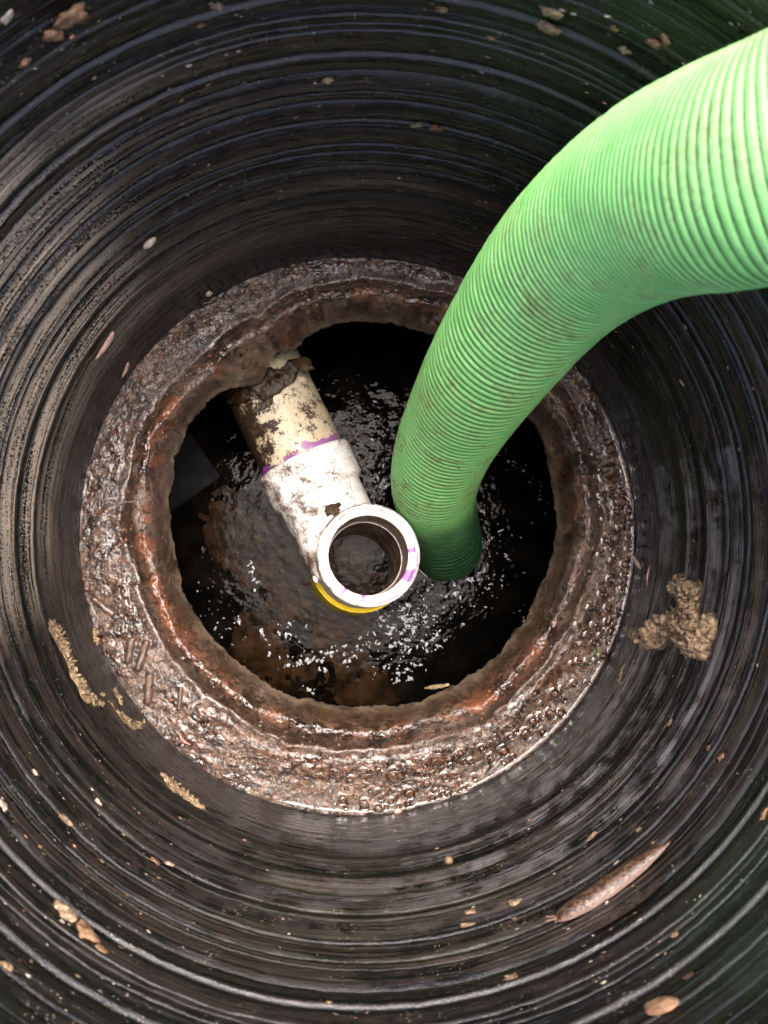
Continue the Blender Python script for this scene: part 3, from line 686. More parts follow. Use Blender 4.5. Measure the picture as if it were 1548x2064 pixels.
pit = np.interp(cl[:, 2], [-0.3, -0.1, 0.1, 0.3, 0.42, 0.5, 0.55, 0.7], [.0098, .0098, .0090, .0074, .0052, .0031, .0025, .0025])   # stretched where it hangs
_k = int(np.argmax(cl[:, 0] > 0.33)); pit[_k:] = np.interp(cl[_k:, 0], [0.33, 0.5], [0.0025, 0.0080])
phs = np.concatenate([[0], np.cumsum(np.diff(sl)/(0.5*(pit[1:]+pit[:-1])))])
NS = min(int(phs[-1]*SUBD), 3000)
pp = np.arange(NS)/SUBD; ss = np.interp(pp, phs, sl)
CP = np.stack([np.interp(ss, sl, cl[:, i]) for i in range(3)], -1)
T = np.gradient(CP, axis=0)
for _ in range(30): T[1:-1] = 0.25*T[:-2]+0.5*T[1:-1]+0.25*T[2:]
T /= np.linalg.norm(T, axis=1)[:, None]
U = np.zeros_like(T); u = np.array([1.0, 0, 0]); u -= T[0]*(u@T[0]); u /= np.linalg.norm(u)
for i in range(NS):
    u = u - T[i]*(u@T[i]); u /= np.linalg.norm(u); U[i] = u
W_ = np.cross(T, U)
NA = 88
ang = np.linspace(0, 2*math.pi, NA, endpoint=False)
ph = (pp[:, None] + ang[None, :]/(2*math.pi)) % 1.0
ridge_h = np.sqrt(np.clip(1-(2*ph-1)**2, 0, 1))                  # rounded ridge, sharp groove
amp = np.clip(0.36*np.interp(ss, sl, pit), 0.0009, 0.0030)[:, None]
RR = HOD/2 - amp + amp*ridge_h
D = np.cos(ang)[None, :, None]*U[:, None]+np.sin(ang)[None, :, None]*W_[:, None]
RR = RR + 0.0004*fbm(D*0.05+CP[:, None], 120, 2, 13)
HV = CP[:, None]+D*RR[..., None]
gro = 1-ridge_h
dirt = np.clip(0.25+0.9*np.exp(-((CP[:, 2]-0.03)/0.09)**2), 0, 1)[:, None]*np.clip(0.75+0.9*fbm(HV, 25, 3, 15), 0, 1)
dirt = dirt + 0.35*np.clip(D[..., 1], 0, 1)
deep_shade = 1-sstep(-0.19, 0.0, HV[..., 2]+0.035*fbm(HV, 18, 3, 19))  # painted shade, deepening towards the sewage
hose = empty('suction_hose', tuple(CP[0]), label='thick green ribbed suction hose curving down into the tank', cat='hose')
cut = int(np.argmax(ss > 0.16*1.0))
grid_obj('hose_wall', (HV-CP[0])[:, ::-1], M['hose'], wv=True, parent=hose, attrs={'groove': gro[:, ::-1], 'dirt': dirt[:, ::-1], 'wet': deep_shade[:, ::-1]})
# wet ring where it meets the sewage
iw = int(np.argmin(np.abs(CP[:, 2]-WZ))); cw = CP[iw]
tt2 = np.linspace(0, 2*math.pi, 90, endpoint=False); tb = np.linspace(0, 2*math.pi, 8, endpoint=False)
MR = np.stack([np.stack([(HOD/2+0.0002+0.0008*np.cos(b))*np.cos(tt2), (HOD/2+0.0002+0.0008*np.cos(b))*np.sin(tt2), 0*tt2+0.0006*math.sin(b)], -1) for b in tb], 1)
o = grid_obj('froth_ring', MR*(1+0.02*fbm(MR, 60, 3, 3))[..., None], M['foam'], wu=True, wv=True, kind='stuff', label='thin ring of froth around the hose at the sewage surface')
o.location = (cw[0], cw[1], WZ)

# ------------------------------------------------------------------ puddle on the collar, pebbles and grit
PUD = -0.0012
peb = []
def try_peb(px, py, r):
    p = at_z(px, py, PUD)
    if math.hypot(p[0], p[1])+r > R0-0.001: return
    for q in peb:
        if math.hypot(q[0]-p[0], q[1]-p[1]) < (q[2]+r)*0.92: return
    peb.append((p[0], p[1], r))
for px, py, r in [(885, 1530, 0.0090), (950, 1565, 0.0110), (795, 1565, 0.0085), (1230, 955, 0.0120), (1240, 985, 0.0085), (1250, 1010, 0.0085), (1220, 930, 0.0070), (1232, 905, 0.0065), (1040, 1435, 0.0055),
                  (1110, 1440, 0.0060), (1075, 1455, 0.0055), (1060, 1480, 0.0060), (1015, 1515, 0.0055), (990, 1530, 0.0050), (1245, 1290, 0.0), (1243, 1085, 0.0060), (1225, 1090, 0.0045), (1255, 1060, 0.0050),
                  (690, 1612, 0.0050), (735, 1622, 0.0055), (765, 1628, 0.0060), (825, 1600, 0.0055), (860, 1580, 0.0050), (920, 1590, 0.0050), (1120, 1400, 0.0055)]:
    if r: try_peb(px, py, r)
tries = 0
while len(peb) < 130 and tries < 6000:
    tries += 1
    t_ = rng.random()
    if t_ < 0.75:
        a_ = math.radians(rng.uniform(-95, -22)); rho_ = rng.uniform(0.245, 0.303)
    else:
        a_ = math.radians(rng.uniform(-22, 22)); rho_ = rng.uniform(0.268, 0.303)
    x_, y_ = rho_*math.cos(a_), rho_*math.sin(a_)
    d_ = math.hypot(x_-HC[0], y_-HC[1])
    if d_ < 0.268: continue
    r_ = rng.choice([0.0016, 0.0022, 0.0028, 0.0036, 0.0045], p=[.25, .3, .25, .13, .07])
    if all(math.hypot(q[0]-x_, q[1]-y_) > (q[2]+r_)*1.02 for q in peb): peb.append((x_, y_, r_))
v0, f0 = ICO[3]
variants = []
for k in range(8):
    d = 1+0.60*fbm(v0, 1.4, 3, 200+k*7)+0.30*fbm(v0, 4, 3, 230+k)
    variants.append(mesh_np('pebble', v0*d[:, None]*np.array([1, 0.8, 0.5]), f0, M['pebble']))
big_labels = {0: 'large brown pebble in the puddle at the lower edge of the collar', 1: 'largest brown pebble in the puddle, touching the ribbed wall', 3: 'large rusty red pebble on the right side of the collar'}
for i, (x_, y_, r_) in enumerate(peb):
    o = bpy.data.objects.new('pebble', variants[i % 8]); o.location = (x_, y_, PUD-0.12*r_); o.scale = (r_, r_, r_); o.rotation_euler = (rng.normal()*0.15, rng.normal()*0.15, rng.random()*6.28)
    a_ = math.degrees(math.atan2(y_, x_)); sz_ = 'tiny' if r_ < 0.002 else 'small' if r_ < 0.0034 else 'medium'
    wh_ = 'on the right side of the collar' if a_ > -22 else 'in the puddle at the lower right of the collar' if a_ > -62 else 'at the lower edge of the collar'
    put(o, label=big_labels.get(i, sz_+' wet brown pebble '+wh_), cat='pebble', group=(sz_+' pebbles '+wh_))
# water sheet, drawn up around every pebble and at the wall
thp = np.radians(np.linspace(-130, 48, 900)); rp = np.linspace(0, 1, 90)
TP, RP = np.meshgrid(thp, rp, indexing='ij')
ro = R0+0.0012; PX = np.cos(TP)*(0.225+(ro-0.225)*RP); PY = np.sin(TP)*(0.225+(ro-0.225)*RP)
PZ = np.full_like(PX, PUD)
men = np.zeros_like(PX)
for x_, y_, r_ in peb:
    d = np.hypot(PX-x_, PY-y_)-r_*0.92; men = np.maximum(men, np.where(d < 0.012, np.exp(-np.clip(d, -0.001, 1)/0.0022), 0))
men = np.maximum(men, 1.3*np.exp(-(ro-np.hypot(PX, PY))/0.0022))
PZ = PZ + 0.0022*men + 0.0003*fbm(np.stack([PX, PY, 0*PX], -1), 60, 2, 301)
grid_obj('puddle', np.stack([PX, PY, PZ], -1), M['clear'], kind='structure')
# grit bedded in the ledge
VV, FF, MI = [], [], []; kk = 0
v1, f1 = ICO[1]
NG = 5200
ga = rng.random(NG)*2*math.pi; go = outer_r(ga); grh = 0.232+(go-0.008-0.232)*rng.random(NG)**0.75
gp = np.stack([HC[0]+grh*np.cos(ga), HC[1]+grh*np.sin(ga), 0*ga], -1)
gz = collar_z(ga, grh, lip_r(ga), go)[0] + 0.0022*fbm(gp, 28, 4, 51) + 0.0021*fbm(gp, 120, 3, 53)
for g in range(NG):
    if grh[g] < 0.262 and rng.random() < 0.7: continue
    s = 0.0007+0.0019*rng.random()**3
    w = (v1*(1+0.22*rng.normal(size=(len(v1), 1)))*np.array([s, s*(0.6+0.5*rng.random()), s*0.7]))@rand_rot().T
    VV.append(w+np.array([gp[g, 0], gp[g, 1], gz[g]+s*0.25])); FF.append(f1+kk); kk += len(v1); MI.append(np.full(len(f1), rng.choice(3, p=[.6, .24, .16])))
put(bpy.data.objects.new('grit', mesh_np('grit', np.concatenate(VV), np.concatenate(FF), [M['grit1'], M['grit2'], M['grit3']], True, None, np.concatenate(MI))), kind='stuff', label='wet grit bedded in the concrete collar')

# ------------------------------------------------------------------ twigs on the ledge
def twig(p0, p1, r, name, label, mat, cat='twig', bend=0.0, seg=14, nth=14, tips=(1, 1), lift=None, group=None):
    p0, p1 = np.array(p0), np.array(p1); L = np.linalg.norm(p1-p0); dv = (p1-p0)/L; fr = frame(dv, (0, 0, 1))
    c = (p0+p1)/2; t = np.linspace(0, 1, seg); an = np.linspace(0, 2*math.pi, nth, endpoint=False)
    prof = [(0.0, 0.0)]+[(x, 1.0) for x in t]+[(1.0, 0.0)]
    V = np.zeros((len(prof), nth, 3))
    for i, (x, w) in enumerate(prof):
        rr = r*w*(tips[0]+(1-tips[0])*min(1, x*3))*(tips[1]+(1-tips[1])*min(1, (1-x)*3))
        ce = p0+(p1-p0)*x + fr[:, 1]*bend*math.sin(x*math.pi) - c
        V[i] = ce + (np.cos(an)[:, None]*fr[:, 0]+np.sin(an)[:, None]*fr[:, 1])*rr
    V += 0.30*r*fbm(V+c, 0.5/r, 3, 77)[..., None]*np.sign(rng.normal(size=3))
    o = grid_obj(name, V, mat, wv=True); o.location = tuple(c); o['label'] = label; o['category'] = cat
    if group: o['group'] = group
    return o
def on_led(px, py, h=0.0012):
    p = at_z(px, py, 0.002); p[2] = collar_z_at(p[0], p[1])+h; return p
twig(at_wall(168, 1133, 0.003), on_led(176, 1192), 0.0042, 'twig', 'cut twig standing against the wall, topmost of the twigs', M['twig'])
twig(on_led(186, 1205), on_led(230, 1240), 0.0040, 'twig', 'short pale twig lying just below the twig that leans on the wall', M['twig'])
twig(on_led(268, 1285), on_led(258, 1336), 0.0038, 'twig', 'left one of two twigs lying side by side on the collar', M['twig'])
twig(on_led(297, 1290), on_led(278, 1350), 0.0044, 'twig', 'right one of two twigs lying side by side on the collar', M['twig'])
twig(on_led(302, 1358), on_led(296, 1418), 0.0048, 'twig', 'thick cut twig below the pair, touching the ribbed wall', M['twig'])
twig(on_led(365, 1385), on_led(360, 1432), 0.0026, 'twig', 'thin dark twig in the muddy grit, lowest of the twigs', M['twig'])
twig(on_led(1118, 752, 0.004), on_led(1152, 760, 0.004), 0.0024, 'twig', 'dark twig stub on the collar beside the green hose', M['twig'])
twig(at_z(855, 1388, -0.052), at_z(905, 1380, -0.045), 0.0026, 'bark_sliver', 'brown bark sliver poking from the lower collar lip', M['bark'], 'bark', 0, 14, 8, (0.3, 0.6))
# blades of grass on the collar
for i, (a0, a1, lb) in enumerate([((1206, 1302), (1214, 1322), 'short green grass blade by the puddle at lower right'), ((1236, 1226), (1226, 1218), 'small green leaf scrap on the right of the collar'), ((1200, 1308), (1208, 1326), 'thin grass blade beside the other blade at the puddle edge')]):
    twig(on_led(*a0, 0.004), on_led(*a1, 0.006), 0.0011, 'grass_blade', lb, M['grass'], 'grass', 0.001, 8, 6, (0.3, 0.4))

# ------------------------------------------------------------------ things stuck on the ribbed wall
def crumb(px, py, s, mat, label, name='dirt_crumb', cat='dirt', asp=(1, 0.7, 0.45), rot=0.0, seed=None, ground=None, group=None, amp=0.3):
    v0, f0 = ICO[3]; seed = seed or int(px*7+py)
    d = 1+amp*fbm(v0, 1.6, 3, seed)+amp*0.5*fbm(v0, 5, 3, seed+3)
    p = ground if ground is not None else at_wall(px, py, 0.25*s)
    nrm = wall_n(p) if ground is None else np.array([0, 0, 1.0])
    fr = frame(nrm); ca, sa = math.cos(rot), math.sin(rot)
    fr = fr@np.array([[ca, -sa, 0], [sa, ca, 0], [0, 0, 1]])
    V = (v0*d[:, None]*np.array(asp)*s)@fr.T
    o = bpy.data.objects.new(name, mesh_np(name, V, f0, mat)); o.location = tuple(p)
    return put(o, label=label, cat=cat, group=group)
H = math.pi/2
crumb(299, 487, 0.0062, M['pale'], 'pale white pupa on the tan streaked ribs at upper left', 'pupa', 'pupa', (0.55, 1.15, 0.5), 0.15, amp=0.08)
crumb(420, 590, 0.0055, M['pale'], 'tan oval pupa just above the collar at upper left', 'pupa', 'pupa', (0.8, 0.8, 0.5), 0.4, amp=0.08)
crumb(905, 1737, 0.0050, M['bark'], 'round tan snail shell on the ribs below the collar', 'snail_shell', 'snail', (0.9, 0.8, 0.7), 0, amp=0.05)
crumb(803, 1637, 0.0050, M['pink'], 'tiny brown snail at the wall foot below the collar', 'snail', 'snail', (0.5, 1.0, 0.6), 0.4, amp=0.12)
crumb(1338, 2033, 0.0080, M['clay'], 'large tan seed husk near the lower right corner', 'seed_husk', 'seed', (0.62, 1.2, 0.35), -0.35, amp=0.3)
CR = [(138, 32, .0095, 'clay', 'large pinkish clay lump near the upper left corner'), (106, 70, .0060, 'clay', 'orange clay crumb below the large clay lump at upper left'), (12, 32, .0050, 'pale', 'pale crumb at the left edge near the top corner'),
      (48, 125, .0036, 'clay', 'small clay crumb left of the upper left lump'), (438, 12, .0045, 'crust', 'tan crumb at the top edge left of centre'), (404, 48, .0034, 'clay', 'small orange crumb near the top left of centre'),
      (1030, 1972, .0045, 'bark', 'yellow crumb low on the wall right of centre'), (172, 1882, .0085, 'clay', 'large orange crumb low on the left wall'), (205, 1917, .0045, 'clay', 'small orange crumb just below the large orange crumb on the left'),
      (313, 1737, .0048, 'clay', 'reddish crumb left of the pink crumb on the lower left ribs'), (341, 1743, .0048, 'pink', 'pink crumb beside the reddish crumb on the lower left ribs'), (70, 1557, .0032, 'pale', 'white crumb on the left ribs'),
      (186, 1592, .0022, 'pale', 'upper of two white grains on the lower left ribs'), (197, 1617, .0036, 'pale', 'lower of two white grains on the lower left ribs'), (4, 1625, .0050, 'pale', 'pale crumb cut by the left edge low down'),
      (130, 1655, .0065, 'crust', 'brown dirt smear on the lower left ribs'), (130, 1842, .0090, 'crust', 'wide brown dirt patch above the large orange crumb on the left'), (10, 1950, .0040, 'bark', 'yellow crumb at the left edge near the bottom'),
      (840, 250, .0050, 'crust', 'tan crumb left of its twin on the upper ribs'), (878, 255, .0055, 'clay', 'tan crumb right of its twin on the upper ribs'), (1110, 55, .0075, 'crust', 'brown dirt patch on the wall near the top'),
      (1115, 18, .0075, 'crust', 'brown dirt patch at the top edge right of centre'), (1320, 85, .0050, 'clay', 'tan clay crumb above the green hose'), (1343, 78, .0050, 'clay', 'second tan clay crumb above the green hose, nearer the hose'),
      (1260, 100, .0042, 'pink', 'small pinkish flake above the green hose'), (1240, 56, .0032, 'clay', 'round orange grain at the top right'), (1226, 32, .0026, 'pale', 'tiny pale grain at the top right'),
      (890, 18, .0045, 'clay', 'tan flake at the top edge near the centre'), (990, 75, .0032, 'clay', 'small tan grain on the top wall'), (1430, 1507, .0036, 'clay', 'upper of two orange grains on the right wall'), (1455, 1526, .0036, 'clay', 'lower of two orange grains on the right wall'),
      (1287, 1673, .0028, 'bark', 'yellow grain above the spotted slug'), (1245, 1743, .0026, 'pale', 'white grain touching the back of the spotted slug'), (1193, 1688, .0050, 'crust', 'brown crumb left of the yellow grain above the slug'),
      (946, 1840, .0050, 'crust', 'brown crumb on the lower ribs left of the slug'), (944, 1868, .0062, 'crust', 'larger brown crumb below the brown crumb left of the slug'), (1040, 1820, .0055, 'crust', 'brown crumb near the head of the slug'), (1382, 658, .0030, 'pale', 'white grain on the right wall below the hose'),
      (1375, 771, .0034, 'pink', 'pink crumb on the right ribs below the hose'), (1541, 1640, .0042, 'clay', 'orange grain at the right edge low down'), (1270, 1325, .0024, 'bark', 'yellow grain left of the wood crumb mass'),
      (1352, 1457, .0040, 'crust', 'brown crumb on the ribs below the wood crumb mass'), (806, 383, .0032, 'clay', 'small tan grain on the upper ribs above the collar'), (805, 358, .0026, 'pale', 'tiny pale grain on the upper ribs above the collar'),
      (660, 160, .0050, 'crust', 'brown smear on the upper ribs left of centre'), (1390, 1600, .0026, 'clay', 'small clay grain right of the slug tail'), (1360, 1885, .0030, 'clay', 'orange grain on the wall below the slug'), (1390, 1970, .0036, 'clay', 'orange grain above the seed husk')]
for px, py, s, m, lb in CR:
    crumb(px, py, s*0.72, M[m], lb, asp=(0.75, 1.15, 0.35), rot=rng.normal()*0.3, amp=0.95)

# tiny specks of splashed dirt all over the wall
VV, FF, MI = [], [], []; kk = 0
Ns = 5200
sz = 0.03+0.49*rng.random(Ns)**0.6; sth = rng.random(Ns)*2*math.pi; srr = wall_r(sz)-0.0004
sden = vnoise(np.stack([np.cos(sth)*3, np.sin(sth)*3, sz*9], -1), 5) + 0.5*vnoise(np.stack([np.cos(sth)*9, np.sin(sth)*9, sz*30], -1), 6)
for g in range(Ns):
    if sden[g] < -0.1: continue
    s = 0.0004+0.0012*rng.random()**3.5
    p = np.array([srr[g]*math.cos(sth[g]), srr[g]*math.sin(sth[g]), sz[g]])
    w = (v1*(1+0.3*rng.normal(size=(len(v1), 1)))*np.array([s*0.8, s*1.4, s*0.5]))@frame(wall_n(p)).T
    VV.append(w+p); FF.append(f1+kk); kk += len(v1); MI.append(np.full(len(f1), rng.choice(3, p=[.42, .52, .06])))
put(bpy.data.objects.new('dirt_specks', mesh_np('dirt_specks', np.concatenate(VV), np.concatenate(FF), [M['speck1'], M['speck2'], M['speck3']], True, None, np.concatenate(MI))), kind='stuff', label='tiny pale dirt specks splashed over the ribbed wall')

# wood crumb mass on the right
def wall_mass(name, label, cat, outline, thick, mat, chips, chip, seed, rags=0.3):
    # patch spread over the wall along a line of (px, py, half width in metres)
    VV, FF = [], []; kk = 0; pts = np.array([list(at_wall(x, y, 0)) for x, y, w in outline]); ws = np.array([w for *_, w in outline])
    c0 = pts.mean(0); nn = 60; t = np.linspace(0, len(pts)-1, nn)
    P = np.stack([np.interp(t, np.arange(len(pts)), pts[:, i]) for i in range(3)], -1); W = np.interp(t, np.arange(len(pts)), ws)
    W = W*(1+0.75*rags*np.array(fbm(np.stack([t*2.1, 0*t, 0*t], -1), 1.0, 4, seed)))
    m_ = 17; vv = np.linspace(-1, 1, m_); V = np.zeros((nn, m_, 3))
    for i in range(nn):
        tg = P[min(i+1, nn-1)]-P[max(i-1, 0)]; nr = wall_n(P[i]); sd_ = np.cross(nr, tg); sd_ /= np.linalg.norm(sd_)
        end = min(1.0, 0.25+6*min(i, nn-1-i)/nn)
        for j, v in enumerate(vv):
            q_ = P[i]+sd_*v*W[i]*end
            V[i, j] = q_ + nr*(thick*(1-v*v)*end-0.0018)
    nz = fbm(V, 150, 4, seed+1); nz2 = fbm(V, 420, 3, seed+2)
    for i in range(nn):
        V[i] += wall_n(P[i])*((0.6*thick*nz[i]+0.35*thick*nz2[i])*(1-vv**4))[:, None]
    VV.append((V-c0).reshape(-1, 3)); F = grid_faces(nn, m_); tri = np.concatenate([F[:, [0, 1, 2]], F[:, [0, 2, 3]]]); FF.append(tri); kk = nn*m_
    for _ in range(chips):
        i, j = rng.integers(nn), rng.integers(1, m_-1); s = chip*(0.4+1.1*rng.random())
        w = (v1*(1+0.3*rng.normal(size=(len(v1), 1)))*np.array([s, s*0.65, s*0.3]))@rand_rot().T + (V[i, j]-c0)+wall_n(P[i])*s*0.3
        VV.append(w); FF.append(f1+kk); kk += len(v1)
    o = bpy.data.objects.new(name, mesh_np(name, np.concatenate(VV), np.concatenate(FF), mat, False)); o.location = tuple(c0)
    return put(o, label=label, cat=cat)
wall_mass('wood_crumb_mass', 'crumbly tan mass of rotten wood clinging to the right wall', 'debris', [(1285, 1285, .007), (1318, 1285, .015), (1355, 1262, .022), (1385, 1262, .024), (1412, 1285, .020), (1420, 1325, .010)], 0.012, M['crust'], 520, 0.0042, 401, 0.6)
wall_mass('rotten_wood_lump', 'tan lump of rotten wood above the crumbly mass on the right', 'debris', [(1358, 1190, .007), (1378, 1183, .011), (1398, 1195, .015), (1402, 1222, .018), (1388, 1250, .021)], 0.011, M['bark'], 200, 0.0036, 407, 0.5)
wall_mass('bark_strip', 'long ragged tan bark strip on the left ribs', 'bark', [(98, 1248, .006), (118, 1278, .011), (140, 1325, .008), (155, 1365, .008), (175, 1400, .010), (205, 1420, .006)], 0.0032, M['bark'], 140, 0.0028, 411, 0.8)
wall_mass('bark_strip', 'brown forked bark strip right of the long one, near the collar', 'bark', [(205, 1400, .003), (232, 1432, .005), (255, 1455, .008), (272, 1466, .007), (292, 1452, .003)], 0.003, M['bark'], 60, 0.0024, 415, 0.8)
wall_mass('bark_chip', 'small tan bark chip between the two bark strips and the twigs', 'bark', [(228, 1385, .003), (236, 1402, .005), (242, 1418, .003)], 0.003, M['bark'], 30, 0.0022, 419, 0.6)
wall_mass('bark_chip', 'small brown bark chip touching the collar left of the twigs', 'bark', [(192, 1262, .005), (190, 1285, .006), (194, 1300, .003)], 0.004, M['crust'], 40, 0.0026, 421, 0.6)
wall_mass('bark_strip', 'pale bark strip on the ribs below the collar at lower left', 'bark', [(325, 1560, .004), (345, 1578, .008), (370, 1598, .008), (395, 1620, .006), (415, 1634, .002)], 0.003, M['bark'], 80, 0.0024, 423, 0.7)
wall_mass('mud_smear', 'thin brown mud smear on the wall foot at lower right', 'mud', [(1262, 1330, .003), (1250, 1355, .004), (1248, 1380, .003)], 0.0015, M['crust'], 10, 0.0015, 427, 0.5)

# ------------------------------------------------------------------ slugs and worms
def slug(name, label, pxs, wid, mat, seed, tent=True, spotted=True, hgt=0.55, nseg=170, cat='slug'):
    pxs = np.array(pxs, float); t = np.linspace(0, len(pxs)-1, 400)
    base = np.array([at_wall(np.interp(u_, np.arange(len(pxs)), pxs[:, 0]), np.interp(u_, np.arange(len(pxs)), pxs[:, 1]), 0.0) for u_ in t])
    ths = np.unwrap(np.arctan2(base[:, 1], base[:, 0])); zz_ = base[:, 2].copy()
    for _ in range(500): ths[1:-1] = 0.5*ths[1:-1]+0.25*(ths[:-2]+ths[2:]); zz_[1:-1] = 0.5*zz_[1:-1]+0.25*(zz_[:-2]+zz_[2:])
    rb = R0-0.0016
    base = np.stack([rb*np.cos(ths), rb*np.sin(ths), zz_], -1)
    s = np.concatenate([[0], np.cumsum(np.linalg.norm(np.diff(base, axis=0), axis=1))]); s /= s[-1]
    u_ = np.linspace(0, 1, nseg); P = np.stack([np.interp(u_, s, base[:, i]) for i in range(3)], -1)
    # u = 0 tail, u = 1 head
    w = wid*np.interp(u_, [0, .02, .10, .3, .55, .75, .88, .95, .985, 1], [.03, .12, .42, .82, 1.0, .97, .80, .60, .38, .06])
    nth = 40; an = np.linspace(0, 2*math.pi, nth, endpoint=False); V = np.zeros((nseg, nth, 3)); sp = np.zeros((nseg, nth)); pl = np.zeros((nseg, nth))
    for i in range(nseg):
        tg = P[min(i+2, nseg-1)]-P[max(i-2, 0)]; tg /= np.linalg.norm(tg); nr = wall_n(P[i]); sd_ = np.cross(nr, tg); sd_ /= np.linalg.norm(sd_)
        cx_ = np.cos(an); cy_ = np.sin(an)
        flat = np.where(cy_ < 0, cy_*0.12, np.abs(cy_)**0.85*np.sign(cy_)*2*hgt)
        V[i] = P[i] + sd_*(cx_*w[i])[:, None] + nr*(flat*w[i]+0.0004)[:, None]
        pl[i] = sstep(0.30, 0.06, np.abs(cy_)*1.0)*(1.0)
        if spotted:
            fq = np.stack([np.full(nth, u_[i]*52.0), an*5.0, 0*an], -1) if u_[i] < 0.70 else np.stack([np.full(nth, u_[i]*62.0), an*5.5, 0*an], -1)
            rows = 0.25*np.cos(an*11.0); sp[i] = np.clip((0.5+1.3*vnoise(fq, seed)+0.5*vnoise(fq*2.1, seed+1)+rows), 0, 1)*sstep(0.16, 0.36, cy_)
    V += (0.035*wid*fbm(V*np.array([1, 1, 1.0]), 520, 3, seed))[..., None]
    c0 = P[nseg//2]; VV = [(V-c0).reshape(-1, 3)]; F = grid_faces(nseg, nth, False, True); FF = [F]; kk = nseg*nth; A1 = [sp.ravel()]; A2 = [pl.ravel()]
    if tent:
        tg = P[-1]-P[-4]; tg /= np.linalg.norm(tg); nr = wall_n(P[-1]); sd_ = np.cross(nr, tg)
        for (o1, o2, ln, rr) in ((0.35, 0.55, 0.0085, 0.0009), (-0.35, 0.55, 0.0080, 0.0009), (0.25, 0.15, 0.003, 0.0007), (-0.25, 0.15, 0.003, 0.0007)):
            b0 = P[-4]+sd_*o1*w[-5]+nr*o2*w[-5]*1.1; dv = tg+sd_*o1*0.6+nr*(0.25 if o2 > 0.3 else -0.05); dv /= np.linalg.norm(dv); fr = frame(dv)
            a8 = np.linspace(0, 2*math.pi, 8, endpoint=False); TV = np.zeros((8, 8, 3))
            for i, x in enumerate(np.linspace(-0.2, 1, 8)):
                r2 = rr*(1.15-0.5*max(x, 0)) if i < 6 else (rr*1.15 if i == 6 else rr*0.1)
                TV[i] = b0+dv*ln*x+(np.cos(a8)[:, None]*fr[:, 0]+np.sin(a8)[:, None]*fr[:, 1])*r2
            VV.append((TV-c0).reshape(-1, 3)); FF.append(grid_faces(8, 8, False, True)+kk); kk += 64; A1.append(np.zeros(64)); A2.append(np.full(64, 0.15))
    o = bpy.data.objects.new(name, mesh_np(name, np.concatenate(VV), np.concatenate(FF), mat, True, {'spot': np.concatenate(A1), 'pale': np.concatenate(A2)})); o.location = tuple(c0)
    return put(o, label=label, cat=cat)
M['slime'] = simple('slime', (0.016, 0.0105, 0.009), (0.045, 0.030, 0.026), 200, 0.18, 0.5, 0.0006, 700, 0.4)
wall_mass('slime_smear', 'wet brown slime smear along the lower side of the spotted slug', 'slime', [(1352, 1735, .003), (1310, 1785, .006), (1260, 1822, .0065), (1200, 1858, .006), (1140, 1882, .003)], 0.0012, M['slime'], 0, 0.001, 433, 0.2)
slug('slug', 'long brown spotted slug crawling on the wall at lower right', [(1358, 1702), (1310, 1742), (1260, 1780), (1200, 1822), (1160, 1845), (1122, 1860)], 0.0082, M['slug'], 501)
slug('small_slug', 'slim pale pink slug on the left ribs beside the collar', [(184, 720), (200, 695), (218, 660)], 0.0034, M['pink'], 511, False, False)
slug('small_slug', 'tiny pinkish slug just below the slim pale slug on the left', [(238, 758), (246, 740), (251, 725)], 0.0024, M['pink'], 513, False, False)
slug('small_slug', 'slim brown slug at the wall foot on the right of the collar', [(1281, 1116), (1289, 1130), (1299, 1147)], 0.0026, M['pink'], 515, False, False)
twig(at_wall(1312, 1140, 0.001), at_wall(1306, 1182, 0.001), 0.0011, 'worm', 'thin orange worm on the wall foot at the right', M['worm'], 'worm', 0.001, 20, 10, (0.4, 0.4))
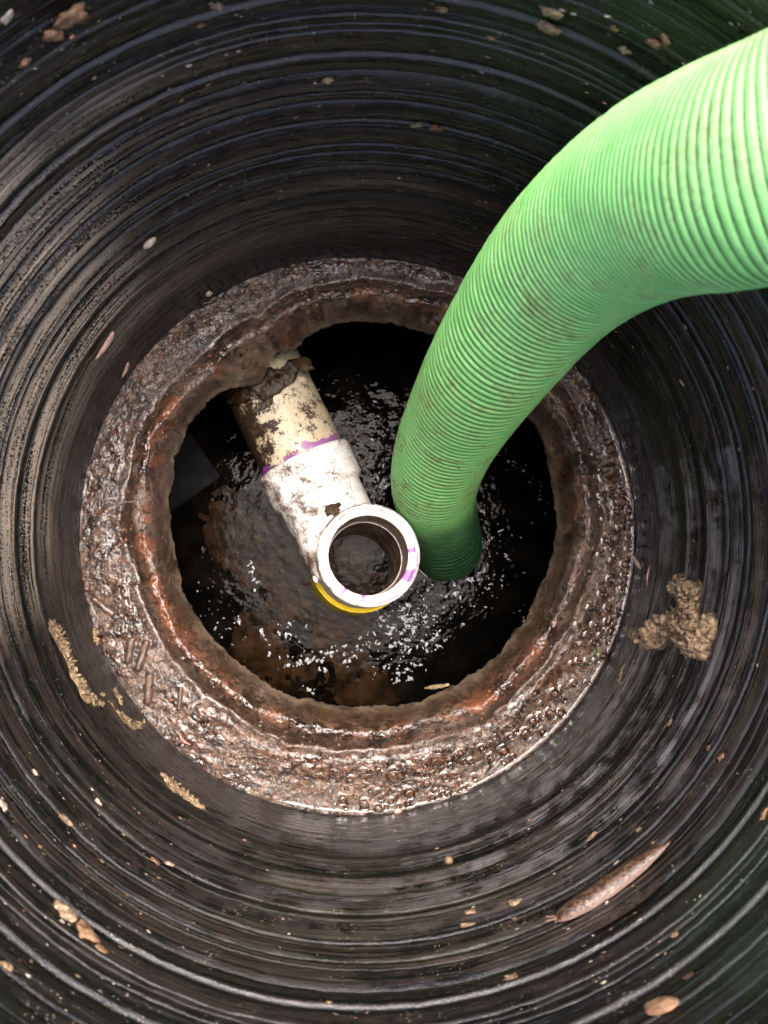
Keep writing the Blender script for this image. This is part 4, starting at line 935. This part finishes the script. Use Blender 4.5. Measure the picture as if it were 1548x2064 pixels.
twig(on_led(362, 1476, 0.003), on_led(384, 1500, 0.003), 0.0016, 'worm', 'short pink worm in the grit at the lower left of the collar', M['worm'], 'worm', 0.0025, 24, 10, (0.4, 0.5))
crumb(422, 1530, 0.0048, M['pink'], 'brown grub in the grit at the lower left edge of the collar', 'grub', 'grub', (1.1, 0.5, 0.5), -0.7, ground=on_led(422, 1530, 0.002), amp=0.1)

# ------------------------------------------------------------------ ground round the top of the riser
GZ = 0.462
rr = np.concatenate([np.linspace(R0+0.026, 0.8, 14), np.geomspace(0.9, 300, 16)]); th3 = np.linspace(0, 2*math.pi, 140, endpoint=False)
TG, RG = np.meshgrid(th3, rr, indexing='ij'); PG3 = np.stack([RG*np.cos(TG), RG*np.sin(TG), 0*RG], -1)
PG3[..., 2] = GZ + 0.014*fbm(PG3, 7, 4, 601)*sstep(R0+0.02, 0.5, RG)
grid_obj('ground', PG3, M['soil'], wu=True, kind='structure')
VV, FF = [], []; kk = 0
for _ in range(9000):
    r_ = 0.37+1.9*rng.random()**1.3; a_ = rng.random()*2*math.pi; x_, y_ = r_*math.cos(a_), r_*math.sin(a_)
    if x_ > 0 and np.min(np.hypot(CP[::20, 0]-x_, CP[::20, 1]-y_)) < 0.06: continue
    hgt_ = 0.03+0.05*rng.random(); yaw = rng.random()*6.28; ln = 0.02*rng.random(); wx, wy = math.cos(yaw)*0.0016, math.sin(yaw)*0.0016
    lx, ly = -math.sin(yaw)*ln, math.cos(yaw)*ln
    VV.append(np.array([[x_-wx, y_-wy, GZ-0.008], [x_+wx, y_+wy, GZ-0.008], [x_+wx*.7+lx*.4, y_+wy*.7+ly*.4, GZ+hgt_*.6], [x_-wx*.7+lx*.4, y_-wy*.7+ly*.4, GZ+hgt_*.6], [x_+lx, y_+ly, GZ+hgt_], [x_+lx+wx*.1, y_+ly+wy*.1, GZ+hgt_]]))
    FF.append(np.array([[0, 1, 2, 3], [3, 2, 5, 4]])+kk); kk += 6
put(bpy.data.objects.new('lawn_grass', mesh_np('lawn_grass', np.concatenate(VV), np.concatenate(FF), M['grass'])), kind='stuff', label='short green grass around the top of the riser')
